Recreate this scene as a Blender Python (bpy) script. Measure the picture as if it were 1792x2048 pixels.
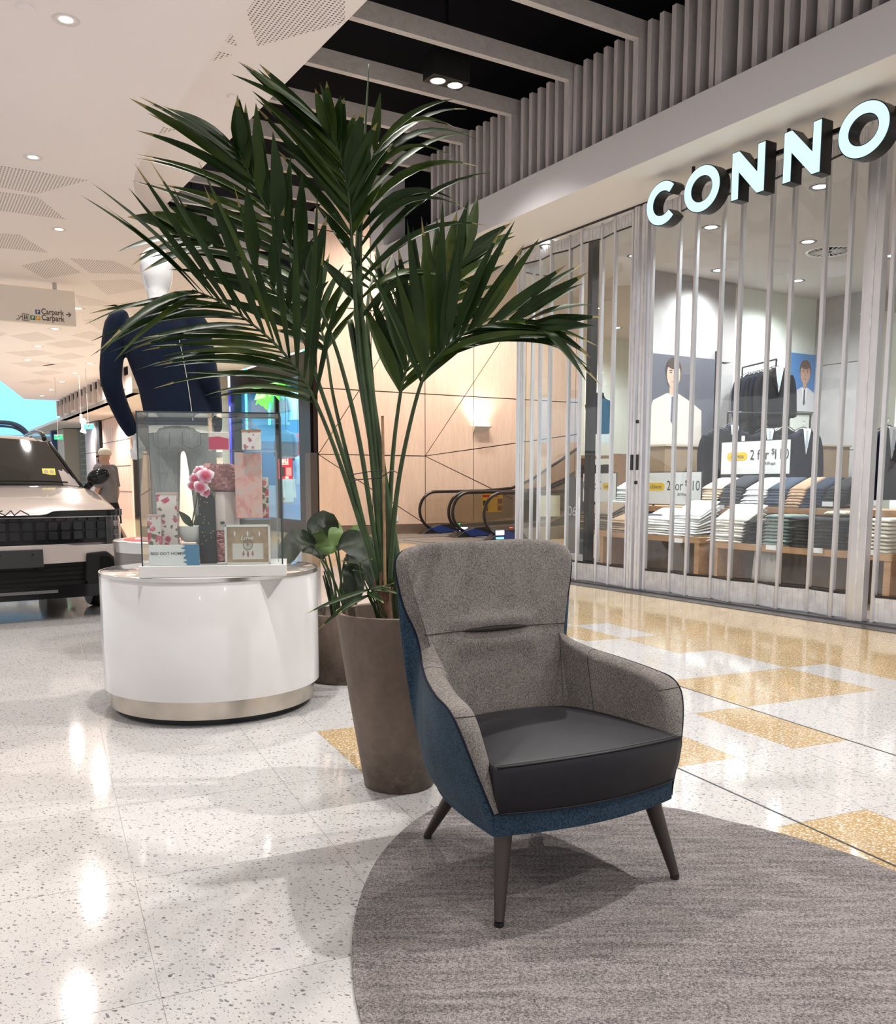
import bpy, bmesh, math, random
from mathutils import Vector, Matrix
random.seed(7)
R = math.radians
scene = bpy.context.scene
for o in list(bpy.data.objects):
    bpy.data.objects.remove(o)
COL = scene.collection

# ------------------------------------------------------------------ camera
F, CX, CY, CAMH = 1800.0, 896.0, 1190.0, 1.2
PITCH = math.atan(225 / 1800.0)
SP, CP = math.sin(PITCH), math.cos(PITCH)
cd = bpy.data.cameras.new('camera'); cam = bpy.data.objects.new('camera', cd); COL.objects.link(cam)
cam.location = (0, 0, CAMH); cam.rotation_euler = (math.pi / 2 - PITCH, 0, 0)
cd.sensor_fit = 'HORIZONTAL'; cd.sensor_width = 36; cd.lens = 36 * F / 1792
cd.shift_y = (CY - 1024) / 1792; cd.clip_end = 300; cd.clip_start = .05
scene.camera = cam
# ------------------------------------------------------------------ view + world
vs = scene.view_settings
vs.view_transform = 'Standard'; vs.look = 'None'; vs.gamma = 1; vs.use_curve_mapping = False
vs.exposure = 0.40
world = bpy.data.worlds.new('world'); scene.world = world; world.use_nodes = True
bg = world.node_tree.nodes['Background']
bg.inputs[0].default_value = (.96, .95, .97, 1); bg.inputs[1].default_value = .86

# mall axes: s runs down the corridor (31.2 deg to the left), t runs across it to the shop
TH = R(31.2)
CT, ST = math.cos(TH), math.sin(TH)
def W(s, t, z=0.0): return Vector((-ST * s + CT * t, CT * s + ST * t, z))
ROT = Matrix.Rotation(TH, 4, 'Z')          # local x = t (across), local y = s (along)

# ------------------------------------------------------------------ lamps of the mall
def lamp(kind, name, loc, power, color=(1, .93, .86), size=.1, spot=None, blend=.6, target=None):
    d = bpy.data.lights.new(name, kind); d.energy = power; d.color = color
    if kind == 'SPOT':
        d.spot_size = R(spot or 100); d.spot_blend = blend; d.shadow_soft_size = size
    elif kind == 'POINT': d.shadow_soft_size = size
    elif kind == 'AREA':
        d.shape = 'RECTANGLE'; d.size, d.size_y = size if isinstance(size, tuple) else (size, size)
    o = bpy.data.objects.new(name, d); COL.objects.link(o); o.location = loc
    if target is not None:
        o.rotation_euler = (Vector(target) - Vector(loc)).to_track_quat('-Z', 'Y').to_euler()
    return o
CZ = 4.15                                   # height of the white ceiling
WARM, NEUT, COOL = (1, .90, .80), (1, .96, .92), (.90, .95, 1)

# ------------------------------------------------------------------ mesh helpers
def rotz(a): return Matrix.Rotation(a, 4, 'Z')
class MB:
    def __init__(s): s.v = []; s.f = []; s.mi = []; s.cur = 0
    def add(s, vs_, fs, M=None):
        n = len(s.v)
        s.v += [tuple(M @ Vector(p)) if M else tuple(p) for p in vs_]
        s.f += [tuple(i + n for i in f) for f in fs]; s.mi += [s.cur] * len(fs)
        return s
    def box(s, c, d, M=None):
        x, y, z = c; a, b, h = d[0] / 2, d[1] / 2, d[2] / 2
        vs_ = [(x + i * a, y + j * b, z + k * h) for k in (-1, 1) for i, j in ((-1, -1), (1, -1), (1, 1), (-1, 1))]
        return s.add(vs_, [(3, 2, 1, 0), (4, 5, 6, 7), (0, 1, 5, 4), (1, 2, 6, 5), (2, 3, 7, 6), (3, 0, 4, 7)], M)
    def lohi(s, lo, hi, M=None):
        return s.box([(a + b) / 2 for a, b in zip(lo, hi)], [abs(b - a) for a, b in zip(lo, hi)], M)
    def prism(s, poly, z0, z1, M=None, cap0=True):
        n = len(poly)
        vs_ = [(p[0], p[1], z0) for p in poly] + [(p[0], p[1], z1) for p in poly]
        fs = [tuple(range(n, 2 * n))] + ([tuple(range(n - 1, -1, -1))] if cap0 else [])
        fs += [(i, (i + 1) % n, n + (i + 1) % n, n + i) for i in range(n)]
        return s.add(vs_, fs, M)
    def rings(s, rings, closed=True, cap=True, M=None):
        m = len(rings[0]); vs_ = [p for r in rings for p in r]; fs = []
        k = m if closed else m - 1
        for i in range(len(rings) - 1):
            for j in range(k):
                a, b = i * m + j, i * m + (j + 1) % m
                fs.append((a, b, b + m, a + m))
        if cap and closed:
            fs.append(tuple(range(m - 1, -1, -1))); fs.append(tuple((len(rings) - 1) * m + j for j in range(m)))
        return s.add(vs_, fs, M)
    def lathe(s, prof, n=32, M=None, cap=True):
        return s.rings([[(r * math.cos(2 * math.pi * j / n), r * math.sin(2 * math.pi * j / n), z) for j in range(n)] for r, z in prof], cap=cap, M=M)
    def tube(s, pts, rad, n=8, M=None, flat=None, up=None, cap=True):
        pts = [Vector(p) for p in pts]; rr = rad if isinstance(rad, (list, tuple)) else [rad] * len(pts)
        rings = []; prev = None
        for i, p in enumerate(pts):
            d = (pts[min(i + 1, len(pts) - 1)] - pts[max(i - 1, 0)]).normalized()
            if prev is None:
                u = Vector(up) if up else (Vector((0, 0, 1)) if abs(d.z) < .9 else Vector((0, 1, 0)))
            else: u = prev
            x = d.cross(u)
            if x.length < 1e-5: x = d.orthogonal()
            x.normalize(); u = x.cross(d).normalized(); prev = u
            fl = flat if flat is not None else 1
            rings.append([p + (x * math.cos(2 * math.pi * j / n) * fl + u * math.sin(2 * math.pi * j / n)) * rr[i] for j in range(n)])
        return s.rings(rings, M=M, cap=cap)
    def ell(s, c, r, n=16, m=10, M=None):
        return s.rings([[(c[0] + r[0] * math.sin(math.pi * i / m) * math.cos(2 * math.pi * j / n), c[1] + r[1] * math.sin(math.pi * i / m) * math.sin(2 * math.pi * j / n), c[2] - r[2] * math.cos(math.pi * i / m)) for j in range(n)] for i in [.02] + list(range(1, m)) + [m - .02]], M=M)
    def quad(s, a, b, c, d): return s.add([a, b, c, d], [(0, 1, 2, 3)])
    def mesh(s, name):
        me = bpy.data.meshes.new(name); me.from_pydata(s.v, [], s.f); me.update(); return me
    def build(s, name, mat, parent=None, smooth=False, bevel=0, M=None, seg=2, fix=True, sub=0, auto=None):
        me = s.mesh(name)
        if fix:
            bm = bmesh.new(); bm.from_mesh(me); bmesh.ops.recalc_face_normals(bm, faces=bm.faces); bm.to_mesh(me); bm.free()
        mats = mat if isinstance(mat, (list, tuple)) else [mat]
        for m in mats: me.materials.append(m)
        if len(mats) > 1:
            for p, i in zip(me.polygons, s.mi): p.material_index = i
        o = bpy.data.objects.new(name, me); COL.objects.link(o)
        if parent: o.parent = parent
        if M is not None: o.matrix_local = M
        if smooth:
            for p in me.polygons: p.use_smooth = True
            if auto: me.set_sharp_from_angle(angle=R(auto))
        if bevel:
            b = o.modifiers.new('bevel', 'BEVEL'); b.width = bevel; b.segments = seg; b.limit_method = 'ANGLE'; b.angle_limit = R(40)
            if seg > 1: b.harden_normals = False
        if sub:
            m = o.modifiers.new('sub', 'SUBSURF'); m.levels = m.render_levels = sub
        return o
def stbox(mb, s0, s1, t0, t1, z0, z1): return mb.lohi((t0, s0, z0), (t1, s1, z1), ROT)
def tag(o, label, cat=None, group=None, kind=None):
    if label: o['label'] = label
    if cat: o['category'] = cat
    if group: o['group'] = group
    if kind: o['kind'] = kind
    return o
def root(name, loc, rz=0, label=None, cat=None, group=None, kind=None):
    o = bpy.data.objects.new(name, None); COL.objects.link(o); o.location = loc; o.rotation_euler = (0, 0, rz); o.empty_display_size = .1
    return tag(o, label, cat, group, kind)
def struct(o): o['kind'] = 'structure'; return o
def dup(o, parent=None):
    c = o.copy(); COL.objects.link(c); c.parent = parent
    for ch in list(o.children): dup(ch, c)
    return c
def cr(pts, n, closed=False):
    P = [Vector(p) for p in pts]; m = len(P); out = []
    segs = m if closed else m - 1
    for i in range(n):
        u = i * segs / (n if closed else n - 1); k = min(int(u), segs - 1); f = u - k
        g = (lambda j: P[j % m]) if closed else (lambda j: P[max(0, min(m - 1, j))])
        a, b, c, d = g(k - 1), g(k), g(k + 1), g(k + 2)
        out.append(.5 * ((2 * b) + (c - a) * f + (2 * a - 5 * b + 4 * c - d) * f * f + (3 * b - a - 3 * c + d) * f ** 3))
    return out
def lerp(a, b, f): return a + (b - a) * f
def arc(cx, cy, r, a0, a1, n): return [(cx + r * math.cos(R(a0 + (a1 - a0) * i / n)), cy + r * math.sin(R(a0 + (a1 - a0) * i / n))) for i in range(n + 1)]
def rrect(w, h, r, n=4):
    return [p for cx, cy, a in ((w / 2 - r, h / 2 - r, 0), (-w / 2 + r, h / 2 - r, 90), (-w / 2 + r, -h / 2 + r, 180), (w / 2 - r, -h / 2 + r, 270)) for p in arc(cx, cy, r, a, a + 90, n)]
def basis(o, x, up=(0, 0, 1)):
    """matrix with local X along x, local Y along up, Z facing the viewer"""
    x = Vector(x).normalized(); y = Vector(up).normalized(); z = x.cross(y).normalized(); y = z.cross(x)
    m = Matrix((x, y, z)).transposed().to_4x4(); m.translation = Vector(o); return m
def remesh(name, mb, mat, voxel, parent=None, smooth_it=6, M=None, factor=.5):
    o = mb.build('tmp_' + name, mat, fix=True)
    r = o.modifiers.new('r', 'REMESH'); r.mode = 'VOXEL'; r.voxel_size = voxel
    sm = o.modifiers.new('s', 'SMOOTH'); sm.iterations = smooth_it; sm.factor = factor
    dg = bpy.context.evaluated_depsgraph_get(); dg.update()
    me = bpy.data.meshes.new_from_object(o.evaluated_get(dg)); me.name = name
    old = o.data; bpy.data.objects.remove(o); bpy.data.meshes.remove(old)
    me.materials.clear(); me.materials.append(mat)
    for p in me.polygons: p.use_smooth = True
    n = bpy.data.objects.new(name, me); COL.objects.link(n)
    if parent: n.parent = parent
    if M is not None: n.matrix_local = M
    return n
def text(name, body, size, mat, M, parent=None, depth=.0008, align='LEFT', sx=1, bold=0, shear=0, fit=None):
    c = bpy.data.curves.new('tmp_text', 'FONT'); c.body = body; c.size = size; c.extrude = depth; c.align_x = align; c.offset = bold; c.shear = shear; c.resolution_u = 3
    o = bpy.data.objects.new('tmp_text', c); COL.objects.link(o)
    dg = bpy.context.evaluated_depsgraph_get(); dg.update()
    me = bpy.data.meshes.new_from_object(o.evaluated_get(dg)); me.name = name
    bpy.data.objects.remove(o); bpy.data.curves.remove(c)
    me.materials.clear(); me.materials.append(mat)
    if fit:
        xs = [v.co.x for v in me.vertices]; ys = [v.co.y for v in me.vertices]; fx_, fy_ = fit[0] / (max(xs) - min(xs)), fit[1] / (max(ys) - min(ys))
        me.transform(Matrix.Diagonal((fx_, fy_, 1, 1)) @ Matrix.Translation((-min(xs) if align == 'LEFT' else 0, -min(ys), 0)))
    if sx != 1: me.transform(Matrix.Diagonal((sx, 1, 1, 1)))
    n = bpy.data.objects.new(name, me); COL.objects.link(n)
    if parent: n.parent = parent
    n.matrix_local = M
    return n
# ------------------------------------------------------------------ materials
MATS = {}
class N:
    def __init__(s, name):
        s.m = bpy.data.materials.new(name); s.m.use_nodes = True; s.t = s.m.node_tree; s.n = s.t.nodes; s.b = s.n['Principled BSDF']; s.out = s.n['Material Output']
    def node(s, typ, **kw):
        n = s.n.new(typ)
        for k, v in kw.items():
            if k in n.inputs: n.inputs[k].default_value = v
            else: setattr(n, k, v)
        return n
    def link(s, a, b): s.t.links.new(a, b)
    def pos(s, scale=(1, 1, 1), rot=(0, 0, 0), obj=False):
        g = s.node('ShaderNodeTexCoord').outputs['Object'] if obj else s.node('ShaderNodeNewGeometry').outputs['Position']
        m = s.node('ShaderNodeMapping'); m.inputs['Scale'].default_value = scale; m.inputs['Rotation'].default_value = rot
        s.link(g, m.inputs['Vector']); return m.outputs[0]
    def noise(s, vec, scale, detail=2, rough=.5, dist=0):
        n = s.node('ShaderNodeTexNoise', Scale=scale, Detail=detail, Roughness=rough, Distortion=dist); s.link(vec, n.inputs['Vector']); return n.outputs['Fac']
    def ramp(s, fac, stops, interp='LINEAR'):
        r = s.node('ShaderNodeValToRGB'); r.color_ramp.interpolation = interp; e = r.color_ramp.elements
        while len(e) < len(stops): e.new(.5)
        for k, (p, c) in zip(e, stops): k.position = p; k.color = (*c, 1) if len(c) == 3 else c
        s.link(fac, r.inputs[0]); return r.outputs[0]
    def mix(s, fac, a, b, blend='MIX'):
        m = s.node('ShaderNodeMix', data_type='RGBA', blend_type=blend)
        for sock, v in ((0, fac), (6, a), (7, b)):
            if hasattr(v, 'is_output'): s.link(v, m.inputs[sock])
            elif isinstance(v, (int, float)): m.inputs[sock].default_value = v
            else: m.inputs[sock].default_value = (*v, 1)
        return m.outputs[2]
    def math(s, op, a, b=0.):
        m = s.node('ShaderNodeMath', operation=op)
        for i, v in enumerate((a, b)):
            if hasattr(v, 'is_output'): s.link(v, m.inputs[i])
            else: m.inputs[i].default_value = v
        return m.outputs[0]
    def bump(s, h, strength, dist=.002):
        b = s.node('ShaderNodeBump', Strength=strength, Distance=dist); s.link(h, b.inputs['Height']); s.link(b.outputs[0], s.b.inputs['Normal'])
    def col(s, c): s.link(c, s.b.inputs['Base Color'])
    def set(s, **kw):
        for k, v in kw.items():
            k = k.replace('_', ' ')
            if hasattr(v, 'is_output'): s.link(v, s.b.inputs[k])
            else: s.b.inputs[k].default_value = v
def M(name, col, rough=.5, metal=0., var=0., vscale=6, bump=0, bscale=200, coat=0, emit=None, estr=1, spec=None, sheen=0, alpha=None):
    if name in MATS: return MATS[name]
    n = N(name); n.set(Base_Color=(*col, 1), Roughness=rough, Metallic=metal)
    if var:
        p = n.pos(obj=True); f = n.noise(p, vscale, 4)
        n.col(n.ramp(f, [(.3, tuple(max(0, c * (1 - var)) for c in col)), (.7, tuple(min(1, c * (1 + var)) for c in col))]))
    if bump: n.bump(n.noise(n.pos(obj=True), bscale, 3), bump)
    if coat: n.set(Coat_Weight=coat, Coat_Roughness=.05)
    if spec is None and rough >= .8: spec = .12
    if spec is not None: n.set(Specular_IOR_Level=spec)
    if sheen: n.set(Sheen_Weight=sheen)
    if emit: n.set(Emission_Color=(*emit, 1), Emission_Strength=estr)
    MATS[name] = n.m; return n.m
def glass(name, tint=(.97, .99, .98), gloss=1., rough=.02, haze=0., hazecol=(.8, .8, .8), ior=1.45, streak=False):
    """thin pane: clear transmission plus a Fresnel mirror, optional film of dirt"""
    if name in MATS: return MATS[name]
    n = N(name); n.n.remove(n.b)
    t = n.node('ShaderNodeBsdfTransparent'); t.inputs[0].default_value = (*tint, 1)
    g = n.node('ShaderNodeBsdfGlossy', Roughness=rough); g.inputs[0].default_value = (gloss, gloss, gloss, 1)
    lw = n.node('ShaderNodeLayerWeight', Blend=.5); f0 = ((ior - 1) / (ior + 1)) ** 2; mx = n.node('ShaderNodeMixShader')
    fr = n.math('ADD', n.math('MULTIPLY', n.math('POWER', lw.outputs['Facing'], 5.), 1 - f0), f0)
    n.link(fr, mx.inputs[0]); n.link(t.outputs[0], mx.inputs[1]); n.link(g.outputs[0], mx.inputs[2]); last = mx
    if haze:
        d = n.node('ShaderNodeBsdfDiffuse'); d.inputs[0].default_value = (*hazecol, 1)
        m2 = n.node('ShaderNodeMixShader')
        if streak:
            f = n.noise(n.pos((1, 1, .12)), 9, 5, .7); f = n.math('MULTIPLY', n.ramp(f, [(.42, (0, 0, 0)), (.75, (1, 1, 1))]), haze * 2)
            f = n.math('ADD', f, haze * .45); n.link(f, m2.inputs[0])
        else: m2.inputs[0].default_value = haze
        n.link(last.outputs[0], m2.inputs[1]); n.link(d.outputs[0], m2.inputs[2]); last = m2
    n.link(last.outputs[0], n.out.inputs[0]); MATS[name] = n.m; return n.m
def terrazzo(name, base, chips, scale, thr, base2=None, rough=.075):
    n = N(name); p = n.pos(rot=(0, 0, .5)); nz = n.node('ShaderNodeTexNoise', Scale=40., Detail=2.); n.link(p, nz.inputs['Vector'])
    dp = n.mix(.012, p, nz.outputs['Color'], 'LINEAR_LIGHT')
    c = base
    big = n.noise(p, .9, 3); c = n.ramp(big, [(.3, tuple(x * .95 for x in base)), (.7, base)])
    for k, (sc, th, colr) in enumerate(chips):
        mp = n.node('ShaderNodeMapping'); mp.inputs['Scale'].default_value = (1, 1.7, 1); mp.inputs['Location'].default_value = (k * 3.7, k * 1.3, 0); mp.inputs['Rotation'].default_value = (0, 0, k * .8)
        n.link(dp, mp.inputs['Vector'])
        v = n.node('ShaderNodeTexVoronoi', Scale=sc, Randomness=1., voronoi_dimensions='2D'); n.link(mp.outputs[0], v.inputs['Vector'])
        sep = n.node('ShaderNodeSeparateColor'); n.link(v.outputs['Color'], sep.inputs[0])
        lim = n.math('MULTIPLY', sep.outputs[0], th[1]); lim = n.math('ADD', lim, th[0])
        mask = n.math('LESS_THAN', v.outputs['Distance'], lim)
        tone = n.mix(sep.outputs[1], colr[0], colr[1])
        c = n.mix(mask, c, tone)
    n.col(c); n.set(Roughness=rough, Specular_IOR_Level=.5, Coat_Weight=0.); MATS[name] = n.m; return n.m
def fabric(name, dark, light, sc=420, stretch=(1, 1, .45), bump=.5, mott=.15, rough=.92, light2=None):
    n = N(name); p = n.pos(obj=True)
    a = n.noise(n.pos((1, 1, .28), obj=True), sc, 2, .6); b = n.noise(n.pos((.3, .3, 1), obj=True), sc, 2, .6)
    w = n.math('MULTIPLY', n.math('ADD', a, b), .5)
    c = n.ramp(w, [(.42, dark), (.58, light)])
    m = n.noise(p, 14, 3); c = n.mix(mott, c, n.ramp(m, [(.3, tuple(x * .5 for x in dark)), (.7, light)]))
    n.col(c); n.set(Roughness=rough, Specular_IOR_Level=.2, Sheen_Weight=.05); n.bump(w, bump, .0015); MATS[name] = n.m; return n.m

def wood(name, a, b, scale=(1, 1, 1), sc=18, rough=.5, axis='Z', obj=False):
    if name in MATS: return MATS[name]
    n = N(name); st_ = {'X': (.08, 1, 1), 'Y': (1, .08, 1), 'Z': (1, 1, .08)}[axis]
    p = n.pos(st_, rot=(0, 0, 0 if obj else -TH), obj=obj); f = n.noise(p, sc, 5, .65, .6); g = n.noise(p, sc * 6, 2)
    c = n.ramp(f, [(.3, a), (.7, b)]); c = n.mix(.18, c, n.ramp(g, [(.35, tuple(x * .6 for x in a)), (.65, b)]))
    n.col(c); n.set(Roughness=rough); MATS[name] = n.m; return n.m
def perf(name, base, hole, pitch, rot):
    n = N(name); p = n.pos(rot=(0, 0, rot)); v = n.node('ShaderNodeTexVoronoi', Scale=1 / pitch, Randomness=0., voronoi_dimensions='2D'); n.link(p, v.inputs['Vector'])
    n.col(n.mix(n.math('LESS_THAN', v.outputs['Distance'], .27), base, hole)); n.set(Roughness=.8); MATS[name] = n.m; return n.m

WHITE_CEIL = M('ceiling_paint', (.92, .872, .865), .9, var=.015, vscale=.6)
BULK = M('bulkhead_paint', (.82, .80, .825), .85)
SOFFIT = M('soffit_paint', (.88, .85, .82), .85)
BLACKC = M('black_paint', (.006, .006, .009), .95, spec=.1)
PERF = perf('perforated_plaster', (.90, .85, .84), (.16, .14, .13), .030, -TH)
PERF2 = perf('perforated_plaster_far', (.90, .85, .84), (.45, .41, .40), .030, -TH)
TERR = terrazzo('terrazzo_white', (.535, .522, .515), [(70., (-.05, .33), ((.47, .45, .43), (.62, .60, .57))), (40., (-.145, .42), ((.15, .143, .15), (.34, .32, .325))), (90., (-.17, .42), ((.13, .125, .13), (.33, .31, .315)))], 60, .2)
TERRY = terrazzo('terrazzo_ochre', (.41, .275, .125), [(62., (.10, .30), ((.60, .55, .44), (.68, .65, .57))), (130., (-.02, .36), ((.56, .44, .25), (.62, .53, .38)))], 60, .2)
GROUT = M('grout', (.66, .64, .62), .8)
JOINT = M('expansion_strip', (.05, .05, .055), .45, .3)
SLAT = wood('limed_timber', (.62, .58, .59), (.78, .735, .74), sc=22, rough=.7)
SLATB = wood('limed_timber_beam', (.56, .525, .52), (.72, .68, .67), sc=22, rough=.7, axis='X')
PEACH = wood('peach_veneer', (.74, .53, .41), (.82, .62, .50), sc=9, rough=.55)
ALU = M('brushed_aluminium', (.76, .76, .79), .32, .75, var=.06, vscale=3)
ALUK = M('scuffed_aluminium', (.70, .70, .72), .45, .55, var=.14, vscale=12)
STEEL = M('stainless_steel', (.62, .60, .57), .22, .95, var=.08, vscale=4)
BLACKM = M('black_metal', (.012, .012, .014), .4, .2)
BLACKP = M('black_plastic', (.015, .015, .017), .35)
RUBBER = M('black_rubber', (.012, .012, .012), .5)
WHITEP = M('white_plastic', (.82, .82, .82), .35)
PAPER = M('white_card', (.86, .87, .88), .6)
SHUT = glass('shutter_polycarbonate', haze=.016, hazecol=(.72, .73, .74), streak=True, rough=.02)
CLEAR = glass('clear_glass', ior=1.35)
ACRYL = glass('acrylic', tint=(.95, .97, .97), haze=.012, ior=1.4)
LAMPW = M('lamp_glow', (1, 1, 1), .5, emit=(1, .93, .85), estr=9)
LAMPC = M('lamp_glow_cool', (1, 1, 1), .5, emit=(1, .98, .95), estr=9)
TXT = M('dark_lettering', (.05, .05, .055), .6)
# ------------------------------------------------------------------ survey helpers (photo bearings -> real points)
def ray(x, y):
    u, v = (x - CX) / F, (y - CY) / F
    return Vector((u, CP - v * SP, -(SP + v * CP)))
EYE = Vector((0, 0, CAMH)); AX = W(1, 0); BX = W(0, 1)
def pz(x, y, z=0.): r = ray(x, y); return EYE + r * ((z - CAMH) / r.z)
def pY(x, y, Y): r = ray(x, y); return EYE + r * (Y / r.y)
def pt(x, y, t): r = ray(x, y); return EYE + r * (t / r.dot(BX))
def ps(x, y, s): r = ray(x, y); return EYE + r * (s / r.dot(AX))
def stz(p): return (p.dot(AX), p.dot(BX), p.z)

# ------------------------------------------------------------------ floor
FA = R(24); FM = rotz(FA)                       # floor grid: local x = t', local y = s'
fl = MB()
S0, S1, T0, T1 = -1.37, 7.13, -4.4, 6.35
def fq(t0, t1, s0, s1, z=0, m=0): fl.cur = m; fl.add([(t0, s0, z), (t1, s0, z), (t1, s1, z), (t0, s1, z)], [(0, 1, 2, 3)], FM)
fq(T0, T1, S0, S1, -.003, 2)
fq(-45, T0, -12, 80); fq(T0, 4.04, S1, 12.5); fq(T0, .3, 12.5, 80, 0, 0); fq(.3, 4.04, 12.5, 80, 0, 1); fq(4.04, 40, S1, 80, 0, 1); fq(T0, T1, -12, S0); fq(T1, 40, -12, S1, 0, 1)
floor = struct(fl.build('floor', [TERR, TERRY, GROUT], fix=False))
tmesh = {}
def tile(t0, t1, s0, s1, mat):
    g = .0011; key = (round(t1 - t0, 3), round(s1 - s0, 3), mat.name)
    if key not in tmesh:
        w, d = (t1 - t0) / 2 - g, (s1 - s0) / 2 - g
        m = MB().box((0, 0, -.0015), (2 * w, 2 * d, .003)).mesh('tile'); m.materials.append(mat); tmesh[key] = m
    o = bpy.data.objects.new('tile', tmesh[key]); COL.objects.link(o); o.parent = floor
    o.location = FM @ Vector(((t0 + t1) / 2, (s0 + s1) / 2, 0)); o.rotation_euler = (0, 0, FA)
lc = [2.06, 1.81, 1.15, .82, .19, -.47, -1.13, -1.79, -2.45, -3.10, -3.75, -4.40]
lr = [S0] + [4.15 + .69 * k for k in range(-7, 5)] + [S1]
for i in range(len(lc) - 1):
    for j in range(len(lr) - 1):
        y = abs(lc[i] - 1.81) < .01 and abs(lr[j] - 3.46) < .02
        tile(lc[i + 1], lc[i], lr[j], lr[j + 1], TERRY if y else TERR)
rc = [2.06, 2.39, 2.72, 3.05, 3.385, 3.71, 4.04, 4.37, 4.70, 5.03, 5.69, T1]
rr_ = [S0] + [4.37 + .69 * k for k in range(-8, 4)] + [S1]
def yel(s, t):
    k = round((s - 4.37) / .69 - .5)          # row index, 0 = 4.37..5.06
    if k >= 3: return t > 4.04
    if k == 2: return t > 4.37 or 3.71 < t < 4.04
    if k == 1: return t > 4.04
    if k == 0: return t > 4.37
    if k == -1: return 3.385 < t < 4.37 or t > 4.70
    if k == -2: return 3.05 < t < 3.385 or 2.39 < t < 2.72 or t > 5.03
    if k == -4: return 2.06 < t < 2.72
    if k == -3: return t > 5.0
    return t > 5.0 or (k == -6 and 3.05 < t < 3.7)
for i in range(len(rc) - 1):
    for j in range(len(rr_) - 1):
        tile(rc[i], rc[i + 1], rr_[j], rr_[j + 1], TERRY if yel((rr_[j] + rr_[j + 1]) / 2, (rc[i] + rc[i + 1]) / 2) else TERR)
for t in (2.39, 3.385):
    MB().box((t, (S0 + 6.2) / 2, .0004), (.009, 6.2 - S0, .0016), FM).build('expansion_strip', JOINT, floor)

# ------------------------------------------------------------------ ceilings
def stpoly(pts): return [tuple(W(s, t)[:2]) for s, t in pts]
edge = [(-9, 2.0), (8.5, 2.08)] + [tuple(p[:2]) for p in cr([(9.31, 2.13, 0), (9.78, 2.22, 0), (10.34, 2.42, 0), (10.92, 2.70, 0), (11.53, 3.08, 0)], 12)] + [(12.67, 3.89), (17.4, 7.25), (18.7, 7.9)]
slab = edge + [(36, 7.9), (35.7, 4.0), (29.6, 2.7), (22, 1.0), (22, -16), (-9, -16)]
ceiling = struct(MB().prism(stpoly(slab), CZ, CZ + .345).build('ceiling', WHITE_CEIL))
strip = [(-9, 1.2), (-9, 3.05), (11.73, 2.95), (11.19, 2.53), (10.0, 1.4)]
raised = struct(MB().prism(stpoly(strip), 4.5, 5.75).build('trim_1', WHITE_CEIL))
mb = MB(); stbox(mb, -9, 13.6, .5, 8.5, 6.0, 6.1); stbox(mb, 13.6, 18.7, .5, 6.6, 6.0, 6.1); black_ceiling = struct(mb.build('ceiling', BLACKC))
mb = MB(); stbox(mb, 13.6, 22, 0, 18, 8.3, 8.4); high_ceiling = struct(mb.build('ceiling', WHITE_CEIL))
mb = MB(); stbox(mb, 13.55, 13.6, 6.6, 8.5, 5.47, 8.4); stbox(mb, 18.6, 18.7, .5, 7.9, CZ + .345, 8.4); stbox(mb, 13.6, 18.6, 6.55, 6.6, 6.0, 8.4); struct(mb.build('trim_2', BLACKC))
def panel(par, pts, z, mat):
    pp = [pz(x, y, z) for x, y in pts]
    MB().prism([p[:2] for p in pp], z - .002, z + .001).build('perforated_panel', mat, par)
for q in ([(487, 2), (690, -40), (690, 45), (515, 92)], [(455, 48), (475, 92), (440, 80)], [(430, 100), (463, 110), (407, 127)], [(345, 225), (359, 243), (338, 246)], [(326, 254), (352, 259), (318, 268)]):
    panel(raised, q, 4.499, PERF)
for q in ([(-60, 322), (0, 332), (177, 360), (75, 387), (-60, 365)], [(-60, 376), (75, 394), (134, 440), (-60, 412)], [(-40, 464), (40, 470), (96, 505), (-40, 492)], [(42, 531), (115, 516), (162, 545), (90, 557)],
          [(140, 517), (228, 522), (283, 548), (180, 546)], [(180, 562), (262, 559), (300, 575), (215, 590)], [(150, 590), (215, 604), (240, 612), (160, 611)], [(205, 612), (270, 603), (320, 618), (255, 633)], [(165, 640), (222, 635), (262, 650), (200, 660)],
          [(20, 672), (75, 664), (112, 678), (60, 684)], [(-40, 661), (4, 664), (16, 668), (-40, 684)], [(142, 671), (178, 663), (222, 672), (190, 680)], [(90, 688), (150, 680), (190, 690), (130, 697)], [(10, 705), (75, 700), (110, 708), (50, 714)], [(96, 713), (142, 706), (172, 714), (128, 720)],
          [(20, 726), (80, 722), (112, 729), (58, 735)], [(84, 731), (130, 724), (156, 731), (112, 738)], [(60, 745), (105, 740), (130, 746), (88, 751)], [(40, 764), (82, 758), (104, 764), (66, 769)]):
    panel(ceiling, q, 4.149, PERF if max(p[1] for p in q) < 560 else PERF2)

# ------------------------------------------------------------------ bulkhead, soffit, timber screen and beams
mb = MB(); stbox(mb, -9, 12.1, 6.1, 6.5, CZ, 4.52); bulk = struct(mb.build('wall_right', BULK))
mb = MB(); stbox(mb, -9, 12.1, 6.5, 8.2, CZ, CZ + .1); stbox(mb, -9, 12.1, 6.1, 6.5, CZ - .002, CZ); struct(mb.build('ceiling', SOFFIT))
mb = MB(); stbox(mb, 11.75, 12.15, 6.05, 6.45, CZ + .37, 5.47); struct(mb.build('trim_3', BULK))
mb = MB(); stbox(mb, -9, 11.75, 6.4, 6.5, 4.52, 6.0); struct(mb.build('wall_right', BLACKC))
def shared(mb, name, mat):
    m = mb.mesh(name); m.materials.append(mat); return m
def inst(me, name, parent, loc, rz=0):
    o = bpy.data.objects.new(name, me); COL.objects.link(o); o.parent = parent; o.location = loc; o.rotation_euler = (0, 0, rz); return o
slat_m = shared(MB().box((0, 0, .46), (.15, .052, .92)), 'slat', SLAT)
post_m = shared(MB().box((0, 0, .46), (.19, .07, .94)), 'post', SLAT)
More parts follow.
